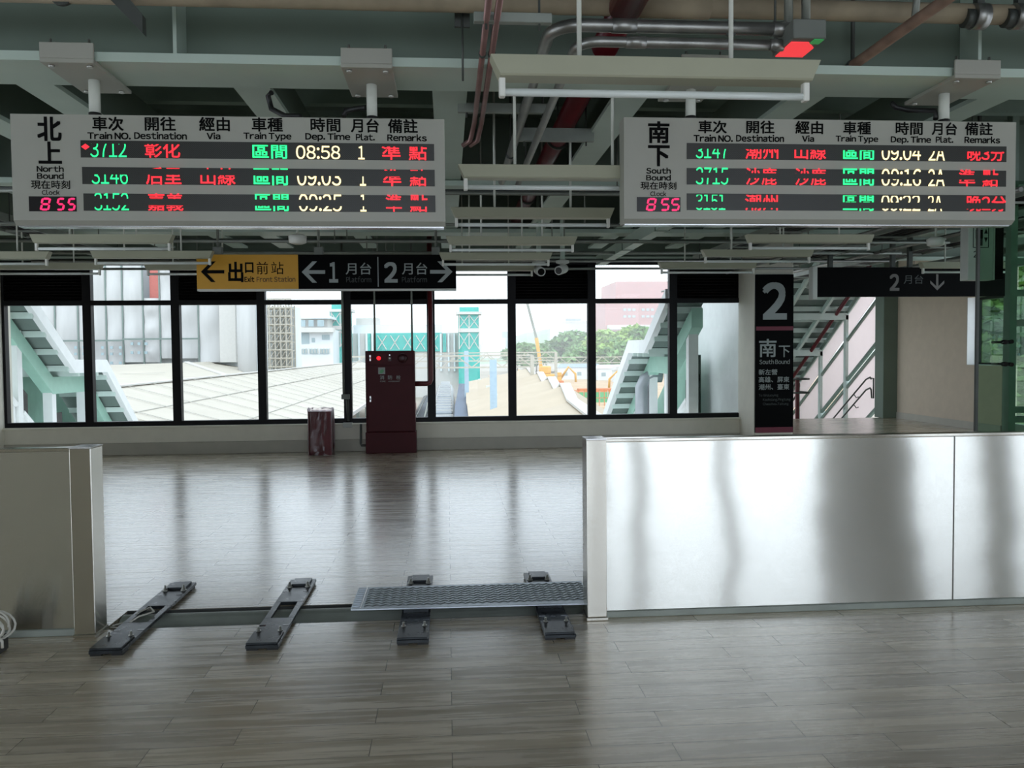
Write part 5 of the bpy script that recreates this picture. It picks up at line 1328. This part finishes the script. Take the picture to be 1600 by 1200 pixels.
MB().box(-4.4, 0.6, 20, 420, GZ, GZ + .25).build('ballast', M['ballast'], t)
for x in (-3.9, -2.83, -1.0, 0.07):
    MB().box(x - .05, x + .05, 20, 420, GZ + .25, GZ + .42).build('rail', M['rail'], t)
mb = MB()
for k in range(160):
    mb.box(-4.2, -2.5, 60 + k * .9, 60.25 + k * .9, GZ + .25, GZ + .3).box(-1.3, .4, 60 + k * .9, 60.25 + k * .9, GZ + .25, GZ + .3)
mb.build('sleepers', M['train_dark'], t)
tag(MB().box(-4.9, -4.35, 24, 118, -2.6, -2.4).box(-4.9, -4.5, 24, 118, GZ, -5.4).build('platform_edge', M['pink']), 'faded platform edge strip under the pale roof eave beside the track', 'platform edge')
t = thing('train', 'silver train roof with grey ventilation boxes waiting between the platforms', 'train', (-0.3, 40, GZ + .3))
TXc = -0.35
prof = [(-1.1, GZ + .9), (-1.1, -3.4), (-0.85, -2.85), (-0.4, -2.65), (0.4, -2.65), (0.85, -2.85), (1.1, -3.4), (1.1, GZ + .9)]
for k in range(4):
    y0 = 34 + k * 20.5
    cb = MB().prism([(TXc + a_, b_) for a_, b_ in prof], 'y', y0, y0 + 20).build('carriage', M['train'], t)
    for j in range(6):
        yy = y0 + 1 + j * 3.2
        MB().box(TXc - .62, TXc + .62, yy, yy + 1.9, -2.7, -2.38).build('roof_unit', M['train_dark'], cb, bevel=.06)
        MB().box(TXc - .66, TXc + .66, yy + 1.9, yy + 2.15, -2.7, -2.34).build('roof_rib', M['roof_trim'], cb)

def portal(y, x0, x1, zt, label, m='scaff'):
    t = thing('overhead_line_portal', label, 'portal frame', ((x0 + x1) / 2, y, GZ), 'lattice portals over the tracks')
    for x in (x0, x1):
        MB().box(x - .14, x + .14, y - .14, y + .14, GZ, zt).build('leg', M[m], t)
    mb = MB()
    n = int((x1 - x0) / 1.1)
    mb.bar((x0, y, zt), (x1, y, zt), .12, .12).bar((x0, y, zt - .9), (x1, y, zt - .9), .12, .12)
    for k in range(n):
        a_ = x0 + (x1 - x0) * k / n; b_ = x0 + (x1 - x0) * (k + 1) / n
        zz = (zt, zt - .9) if k % 2 else (zt - .9, zt)
        mb.bar((a_, y, zz[0]), (b_, y, zz[1]), .08, .08)
    mb.build('lattice_beam', M[m], t)
portal(64, -7.5, 6.5, 1.35, 'white lattice portal over the tracks behind the mast')
portal(92, -8, 12, 1.55, 'white lattice portal over the tracks in front of the teal glazing')
portal(130, 9.5, 38, 0.7, 'white lattice portal spanning the building site below the trees')
for k in range(3):
    y = (40, 58, 76)[k]
    z = (0.0, .3, .5)[k]
tag(MB().tube([(-0.9, 26, -1.0), (-0.9, 64, 0.4), (-0.9, 92, 0.6), (-0.9, 150, .6)], .025, 6).build('contact_wire', M['conduit']), 'thin overhead wire above the tracks', 'wire')

# ================================================================== OUTSIDE: BUILDINGS
def fbox(mb, u0, u1, v0, v1, y, d):
    a_, b_ = atY(u0, v0, y), atY(u1, v1, y)
    c0, c1 = atY(u0, v1, y), atY(u1, v0, y)
    return mb.box(min(a_.x, c0.x), max(b_.x, c1.x), y, y + d, min(b_.z, c0.z), max(a_.z, c1.z))
Y1 = 64
t = thing('scaffolded_building', 'building wrapped in grey scaffold sheeting outside the first windows', 'building', (-30, Y1, GZ))
x0, x1 = atY(60, 500, Y1).x, atY(408, 500, Y1).x
MB().box(x0 - 6, x1 - .4, Y1 + 1.2, Y1 + 3, GZ, 11).build('facade', M['pale_wall'], t)
us = [40, 86, 122, 166, 192, 224, 250, 275, 310, 345]
for k, (a_, b_) in enumerate(zip(us, us[1:])):
    mb = MB()
    xa_, xb_ = atY(a_, 500, Y1).x, atY(b_, 500, Y1).x
    vb = (600, 598, 596, 588, 566, 566, 560, 560, 566)[k]
    zb_ = atY((a_ + b_) / 2, vb, Y1).z
    if 224 <= a_ < 250: zt_ = atY(235, 466, Y1).z
    else: zt_ = 10 + (k % 3) * .3
    nx_, nz_ = 6, 14
    g = [[mb.bm.verts.new((xa_ + (xb_ - xa_) * i / nx_, Y1 - .5 * math.sin(math.pi * i / nx_) * (0.5 + .3 * math.sin(j * 1.3 + k)), zb_ + (zt_ - zb_) * j / nz_)) for i in range(nx_ + 1)] for j in range(nz_ + 1)]
    for j in range(nz_):
        for i in range(nx_):
            f = mb.bm.faces.new((g[j][i], g[j][i + 1], g[j + 1][i + 1], g[j + 1][i])); f.smooth = True
    mb.build('scaffold_sheet', M['wrap'], t)
mb = MB()
for a_ in us[1:-1]:
    p = atY(a_, 500, Y1 - .05)
    mb.box(p.x - .05, p.x + .05, Y1 - .1, Y1 - .04, -1.0, 10)
for a_, b_, v in ((40, 192, 533), (192, 310, 530)):
    p, q_ = atY(a_, v, Y1 - .6), atY(b_, v, Y1 - .6)
    mb.box(p.x, q_.x, Y1 - .66, Y1 - .6, p.z - .06, p.z + .06)
mb.build('sheet_seams', M['soffit'], t)
mb = MB()
for u, v in [(u_, v_) for v_ in (543, 553, 567) for u_ in (118, 131, 160, 174, 188)] + [(u_, v_) for v_ in (537, 551) for u_ in (206, 217, 228)]:
    p = atY(u, v, Y1 - .62)
    mb.box(p.x - .1, p.x + .1, Y1 - .62, Y1 - .56, p.z - .1, p.z + .1)
mb.build('tie_holes', M['grey_win'], t)
fbox(MB(), 234, 250, 405, 466, Y1 + .6, .5).build('red_panel', M['brick_red'], t)
fbox(MB(), 344, 366, 430, 566, Y1 - .2, 1.2).build('white_pier', M['roof_trim'], t)
p0, p1 = atY(367, 590, Y1 - 4), atY(396, 590, Y1 - 4)
MB().lathe([((p1.x - p0.x) / 2, p0.z - 3), ((p1.x - p0.x) / 2 * 1.03, 3), ((p1.x - p0.x) / 2, 10)], ((p0.x + p1.x) / 2, Y1 - 3, 0), 'z', 20).build('wrapped_stair_tower', M['wrap'], t)
fbox(MB(), 396, 409, 425, 588, Y1 - 2.5, 1.5).build('wrapped_pier', M['pale_wall'], t)

Y2 = 78
p0, p1 = atY(413, 556, Y2), atY(455, 474, Y2)
t = thing('scaffold_tower', 'bare tubular scaffold tower beside the window post, next to the sheeted building', 'scaffold', ((p0.x + p1.x) / 2, Y2, GZ))
zt_ = p1.z + .4
for i in range(6):
    x = p0.x + (p1.x - p0.x) * i / 5
    for y in (Y2, Y2 + 1.6):
        MB().box(x - .05, x + .05, y - .05, y + .05, GZ, zt_ - (.5 if i % 2 else 0)).build('standard', M['scaff'], t)
for k in range(9):
    z = p0.z - 1 + (zt_ - p0.z + 1) * k / 8
    MB().box(p0.x, p1.x, Y2 - .06, Y2 + .06, z - .06, z + .06).build('ledger', M['scaff'], t)
    MB().box(p0.x, p1.x, Y2 + .3, Y2 + 1.4, z - .12, z - .06).build('deck_board', M['roof_white'], t)
mb = MB()
for k in range(8):
    za, zb_ = p0.z - 1 + (zt_ - p0.z + 1) * k / 8, p0.z - 1 + (zt_ - p0.z + 1) * (k + 1) / 8
    for i in range(5):
        xa_, xb_ = p0.x + (p1.x - p0.x) * i / 5, p0.x + (p1.x - p0.x) * (i + 1) / 5
        mb.bar((xa_, Y2, za), (xb_, Y2, zb_), .05, .05)
mb.build('braces', M['scaff'], t)
MB().box(p0.x, p1.x, Y2 + 1.8, Y2 + 5, GZ, zt_ - .6).build('building_core', M['pale_wall'], t)

Y3 = 140
t = thing('office_building', 'low white building with balconies and dark windows beside the scaffold tower', 'building', (-25, Y3, GZ))
fbox(MB(), 462, 520, 515, 620, Y3, 8).build('lower_floors', M['pale_wall'], t)
fbox(MB(), 466, 512, 497, 516, Y3 + 2, 6).build('upper_floor', M['roof_trim'], t)
fbox(MB(), 458, 521, 512, 519, Y3 - 1.5, 2).build('balcony_slab', M['roof_trim'], t)
fbox(MB(), 466, 516, 494, 497.5, Y3, 8).build('roof_slab', M['pale_wall'], t)
for u0, u1, v0, v1 in ((470, 483, 520, 537), (487, 492, 528, 535), (503, 515, 523, 531), (470, 477, 500, 510), (482, 490, 500, 510), (496, 506, 500, 510), (466, 480, 545, 553), (484, 497, 545, 553), (500, 514, 545, 553)):
    fbox(MB(), u0, u1, v0, v1, Y3 - .1, .3).build('window', M['grey_win'], t)
mb = MB()
for k in range(12): fbox(mb, 464 + k * 4.6, 464.8 + k * 4.6, 544, 552, Y3 - 1.2, .2)
mb.build('balcony_bars', M['scaff'], t)

Y4 = 150
t = thing('teal_station_hall', 'white station hall across the tracks with teal glazing and a pair of teal towers', 'building', (-10, Y4, GZ))
fbox(MB(), 545, 720, 521, 640, Y4 + 2, 10).build('hall_wall', M['roof_trim'], t)
fbox(MB(), 552, 690, 508, 522, Y4 + 3, 8).build('parapet', M['pale_wall'], t)
fbox(MB(), 556, 592, 497, 509, Y4 + 4, 4).build('roof_box', M['roof_trim'], t)
fbox(MB(), 586, 690, 520.5, 549, Y4 + 1.6, .5).build('teal_glazing', M['teal'], t)
fbox(MB(), 574, 579, 521, 551, Y4 + 1.6, .5).build('teal_window', M['teal'], t)
fbox(MB(), 692, 697, 521, 550, Y4 + 1.6, .5).build('teal_window', M['teal'], t)
mb = MB()
for k in range(5):
    u = 590 + k * 20
    for a_, b_ in (((u, 524), (u + 14, 546)), ((u + 14, 524), (u, 546))):
        p, q_ = atY(*a_, Y4 + 1.5), atY(*b_, Y4 + 1.5)
        mb.bar(p, q_, .14, .14)
mb.build('cross_bracing', M['roof_trim'], t)
mb = MB()
for u in (560, 572, 581, 688, 700, 709):
    fbox(mb, u, u + 2, 521, 580, Y4 + 1.4, .5)
mb.build('pilasters', M['pale_wall'], t)
for u0, u1, vt in ((517, 546, 476), (717, 749, 480)):
    tw = fbox(MB(), u0, u1, vt + 9, 600, Y4 - 2, 4).build('glazed_tower', M['teal'], t)
    fbox(MB(), u0 - 4, u1 + 4, vt + 7, vt + 11, Y4 - 2.6, 5).build('tower_eave', M['roof_trim'], tw)
    fbox(MB(), u0 + 1, u1 - 1, vt, vt + 7, Y4 - 1.6, 3.2).build('tower_cap', M['teal'], tw)
    fbox(MB(), u0 - .5, u1 + .5, vt + 33, vt + 39, Y4 - 2.3, 4.4).build('tower_band', M['roof_trim'], tw)
    mb = MB()
    for v0, v1 in ((vt + 12, vt + 33), (vt + 40, vt + 66)):
        um = (u0 + u1) / 2
        for a_, b_ in (((u0, v0), (um, v1)), ((um, v1), (u1, v0)), ((u0, v1), (um, v0)), ((um, v0), (u1, v1))):
            mb.bar(atY(*a_, Y4 - 2.1), atY(*b_, Y4 - 2.1), .12, .12)
        for u in (u0 + .5, um, u1 - .5):
            fbox(mb, u - .5, u + .5, v0, v1, Y4 - 2.2, .2)
    mb.build('tower_bracing', M['roof_trim'], tw)

Y5 = 520
t = thing('pink_building', 'large pink brick building on the wooded rise behind the trees', 'building', (90, Y5, GZ))
fbox(MB(), 946, 1080, 470, 560, Y5, 60).build('main_block', M['pink'], t)
fbox(MB(), 962, 1080, 440, 472, Y5 + 8, 50).build('upper_block', M['pink'], t)
fbox(MB(), 950, 1030, 508, 514, Y5 - 3, 4).build('white_terrace', M['roof_trim'], t)
for r in range(2):
    for k in range(10):
        if k % 4 != 3:
            fbox(MB(), 974 + k * 7.2, 978.6 + k * 7.2, 482 + r * 10.6, 485.6 + r * 10.6, Y5 - .5, 1).build('window', M['grey_win'], t)
t = thing('white_building', 'hazy white flat-roofed building with a rooftop sign beyond the site', 'building', (60, 560, GZ))
fbox(MB(), 868, 942, 506, 580, 560, 30).build('main_block', M['pale_wall'], t)
fbox(MB(), 884, 908, 497.5, 501.5, 556, 1).build('roof_sign', M['grey_win'], t)
fbox(MB(), 878, 920, 502, 506, 562, 10).build('roof_parapet', M['roof_trim'], t)
t = thing('grey_building', 'hazy grey blocks on the horizon between the teal tower and the crane', 'building', (30, 600, GZ))
fbox(MB(), 755, 790, 528, 590, 600, 30).build('block', M['pale_wall'], t)
fbox(MB(), 785, 800, 518, 590, 640, 30).build('block', M['grey_win'], t)

# ================================================================== OUTSIDE: BUILDING SITE
tag(MB().hexa([(8, 100, GZ), (75, 100, GZ), (130, 290, GZ), (14, 290, GZ)], [(8, 100, GZ + .15), (75, 100, GZ + .15), (130, 290, GZ + .15), (14, 290, GZ + .15)]).build('site_ground', M['earth']), 'tan earth of the building site beyond the platforms', 'earth', kind='stuff')
YC = 215
t = thing('mobile_crane', 'orange mobile crane with a long raised boom over the building site', 'crane', atY(845, 590, YC))
zc = GZ + .15
pb, pm, pt = atY(846, 566, YC), atY(838, 528, YC), atY(817, 466, YC)
MB().box(pb.x - 3.4, pb.x + 3.4, YC - 1.4, YC + 1.4, zc + .9, zc + 2.2).build('carrier', M['orange'], t, bevel=.2)
MB().box(pb.x - .6, pb.x + 2.4, YC - 1.2, YC + 1.2, zc + 2.2, zc + 4.2).build('cab', M['orange'], t, bevel=.25)
for k in (-2.6, -1.2, 1.2, 2.6):
    for y in (YC - 1.4, YC + 1.0):
        MB().tube([(pb.x + k, y, zc + .6), (pb.x + k, y + .4, zc + .6)], .6, 14).build('wheel', M['rubber'], t)
MB().bar((pb.x, YC, zc + 3), (pm.x, YC, pm.z), 0.75, 0.85).build('boom_base', M['orange'], t)
MB().bar((pm.x, YC, pm.z), (pt.x, YC, pt.z + 3), .6, .6).build('boom_tip', M['conduit'], t)
def digger(u, v, y, s, label, flip=1):
    p = atY(u, v, y); z = GZ + .15
    t = thing('excavator', label, 'excavator', (p.x, y, z), 'machines on the building site')
    MB().box(p.x - 1.6 * s, p.x + 1.6 * s, y - 1.2, y + 1.2, z, z + .8 * s).build('tracks', M['ballast'], t, bevel=.2)
    MB().box(p.x - 1.5 * s, p.x + 1.3 * s, y - 1.1, y + 1.1, z + .9 * s, z + 2.3 * s).build('engine_house', M['orange'], t, bevel=.15)
    MB().box(p.x + .2 * s * flip, p.x + 1.3 * s * flip, y - 1.1, y + .2, z + 2.3 * s, z + 3.2 * s).build('cab', M['orange'], t, bevel=.1)
    MB().tube([(p.x + 1.2 * s * flip, y, z + 1.8 * s), (p.x + 3.0 * s * flip, y, z + 4.4 * s), (p.x + 4.6 * s * flip, y, z + 2.8 * s), (p.x + 4.7 * s * flip, y, z + .9 * s)], .28 * s, 8).build('digging_arm', M['orange'], t)
digger(868, 572, 190, 1.0, 'orange excavator beside the crane on the building site')
digger(830, 575, 180, .9, 'orange excavator below the crane boom', -1)
digger(985, 590, 160, .9, 'orange excavator at the end of the green fence', -1)
def steel_stack(u, v, y, w, n, label):
    p = atY(u, v, y); z = GZ + .15
    t = thing('steel_stack', label, 'steel beams', (p.x, y, z), 'stacks of orange steel on the site')
    for r in range(n):
        for k in range(3):
            MB().box(p.x - w / 2, p.x + w / 2, y + k * .9, y + k * .9 + .6, z + r * .75, z + r * .75 + .6).build('steel_beam', M['orange_steel'], t)
steel_stack(838, 590, 165, 11, 3, 'orange primed steel beams stacked below the crane')
steel_stack(880, 612, 135, 7, 2, 'orange primed steel beams stacked before the green fence')
steel_stack(940, 603, 145, 8, 2, 'orange primed steel beams stacked behind the green fence')
t = thing('site_fence', 'green mesh fence along the edge of the building site', 'fence', atY(915, 630, 128))
a_, b_ = atY(862, 620, 128), atY(962, 616, 128)
for k in range(8):
    xa_, xb_ = a_.x + (b_.x - a_.x) * k / 8, a_.x + (b_.x - a_.x) * (k + 1) / 8
    MB().box(xa_ + .04, xb_ - .04, 128, 128.1, GZ + .15, GZ + 1.75).build('fence_panel', M['fence_green'], t)
    MB().box(xa_ - .06, xa_ + .06, 127.9, 128, GZ, GZ + 2.1).build('fence_post', M['scaff'], t)
t = thing('rebar_rail', 'row of rusty site railings between the cream roof and the green fence', 'railing', atY(880, 600, 120))
for k in range(26):
    x = 8.5 + k * .75
    MB().box(x - .04, x + .04, 120, 120.08, GZ, GZ + 2.5).build('upright', M['orange_steel'], t)
for z in (1.3, 2.4):
    MB().box(8.5, 27.3, 120, 120.08, GZ + z - .05, GZ + z + .05).build('rail', M['orange_steel'], t)
for u, v, y, w, h, m, lab in ((905, 560, 235, 12, 3.4, 'blue_sheet', 'blue roofed site cabin in front of the trees'), (960, 568, 225, 9, 3.2, 'pale_wall', 'pale site cabin below the pink building'), (985, 575, 210, 8, 3.0, 'wrap', 'grey site cabin beside the mint canopy edge')):
    p = atY(u, v, y); z = GZ + .15
    t = thing('site_cabin', lab, 'cabin', (p.x, y, z))
    MB().box(p.x - w / 2, p.x + w / 2, y, y + 4, z, z + h).build('cabin_body', M['pale_wall'], t)
    MB().prism([(p.x - w / 2 - .3, z + h), (p.x + w / 2 + .3, z + h), (p.x + w / 2 - .5, z + h + 1), (p.x - w / 2 + .5, z + h + 1)], 'y', y - .3, y + 4.3).build('cabin_roof', M[m], t)
    for k in range(3):
        MB().box(p.x - w / 3 + k * w / 3 - .6, p.x - w / 3 + k * w / 3 + .6, y - .06, y, z + 1.1, z + 2.1).build('cabin_window', M['grey_win'], t)

# ================================================================== TREES
def leaf_mesh(n, rx, ry, rz, size, seed, lumps=7):
    r = random.Random(seed); bm = bmesh.new()
    cs = [(r.uniform(-.6, .6) * rx, r.uniform(-.6, .6) * ry, r.uniform(-.55, .65) * rz, r.uniform(.4, .62)) for _ in range(lumps)]
    for _ in range(n):
        cx, cy, cz, k = r.choice(cs)
        d = Vector((r.gauss(0, 1), r.gauss(0, 1), r.gauss(0, 1))).normalized() * r.uniform(.55, 1.0) ** .5
        p = Vector((cx + d.x * k * rx, cy + d.y * k * ry, cz + d.z * k * rz))
        a_ = Vector((r.gauss(0, 1), r.gauss(0, 1), r.gauss(0, .6))).normalized()
        b_ = a_.cross(Vector((r.gauss(0, 1), r.gauss(0, 1), r.gauss(0, 1)))).normalized()
        s = size * r.uniform(.6, 1.3)
        bm.faces.new([bm.verts.new(q_) for q_ in (p - a_ * s, p + b_ * s * .5, p + a_ * s, p - b_ * s * .5)])
    return bm
def tree(x, y, h, rx, rz, n, size, m, label, group, seed, base=GZ):
    t = thing('tree', label, 'tree', (x, y, base), group)
    MB().tube([(x, y, base), (x + .1, y, base + (h - rz) * .6), (x, y, base + h - rz)], .28 if h > 6 else .12, 8, r_end=.1).build('trunk', M['bark'], t)
    mb = MB(); mb.bm.free(); mb.bm = leaf_mesh(n, rx, rx, rz, size, seed)
    for v in mb.bm.verts: v.co += Vector((x, y, base + h - rz))
    mb.build('crown', M[m], t, recalc=False)
k = 0
for u, vt, y, rx in ((808, 545, 330, 8), (838, 536, 320, 9), (868, 530, 330, 10), (895, 524, 330, 11), (920, 520, 320, 11), (945, 516, 310, 12), (968, 512, 300, 12), (992, 508, 290, 12), (1012, 512, 280, 11), (1035, 508, 270, 11),
                     (955, 530, 260, 10), (985, 535, 250, 10), (925, 540, 260, 9), (1010, 530, 250, 10)):
    p = atY(u, vt, y); h = p.z - GZ
    tree(p.x, y, h, rx, h * .42, 1500, 1.15, ('leaf', 'leaf_dark')[k % 2] if u > 930 else 'leaf_dark', 'broad hazy green tree in the wooded belt beyond the building site', 'trees beyond the building site', k)
    k += 1
for u, vt, y, rx in ((1580, 415, 34, 3.2), (1545, 440, 40, 3.4), (1620, 430, 30, 3.0), (1500, 455, 46, 3.6), (1660, 420, 27, 3.0)):
    p = atY(u, vt, y); h = p.z - GZ
    tree(p.x, y, h, rx, h * .46, 9000, .24, ('leaf_mid', 'leaf_deep')[k % 2], 'leafy green tree outside the corridor window behind the glass lift', 'trees outside the corridor window', k)
    k += 1
for x, y, h in ((19, 24, 9.6), (23, 30, 10.6), (17.2, 19.6, 8.8), (16.6, 23.2, 9.3), (20.6, 27.4, 10.2), (24.6, 34, 11), (15.2, 20.8, 8.9)):
    tree(x, y, h, 3.0, h * .48, 13000, .2, ('leaf_deep', 'leaf_mid')[k % 2], 'leafy green tree outside the corridor window behind the glass lift', 'trees outside the corridor window', k); k += 1
mb = MB()
r_ = random.Random(3)
prev = None
nx, ny = 60, 10
g = [[mb.bm.verts.new((-200 + 700 * i / nx, 560 + 60 * j, GZ + max(0, (4 + 34 * math.exp(-((-200 + 700 * i / nx - 150) / 110) ** 2)) * math.sin(math.pi * j / ny) + r_.uniform(-1.5, 1.5) * (j > 0)))) for i in range(nx + 1)] for j in range(ny + 1)]
for j in range(ny):
    for i in range(nx):
        f = mb.bm.faces.new((g[j][i], g[j][i + 1], g[j + 1][i + 1], g[j + 1][i])); f.smooth = True
struct('hill', mb, M['hill'], 'low wooded rise on the horizon behind the pink building', 'hill')

# ------------------------------------------------------------------ haze over the far yard
hz = bpy.data.materials.new('summer_haze'); hz.use_nodes = True
hn = hz.node_tree; hn.nodes.clear()
ho = hn.nodes.new('ShaderNodeOutputMaterial'); hv = hn.nodes.new('ShaderNodeVolumeScatter')
hv.inputs['Density'].default_value = 0.0012; hv.inputs['Color'].default_value = (0.97, 0.985, 1, 1); hv.inputs['Anisotropy'].default_value = 0.2
hn.links.new(hv.outputs[0], ho.inputs['Volume'])
h = MB().box(-330, 420, 95, 880, GZ + .3, 75).build('outside_haze', hz)
tag(h, 'thin pale summer haze over the far yard, trees and buildings', 'haze', kind='stuff')
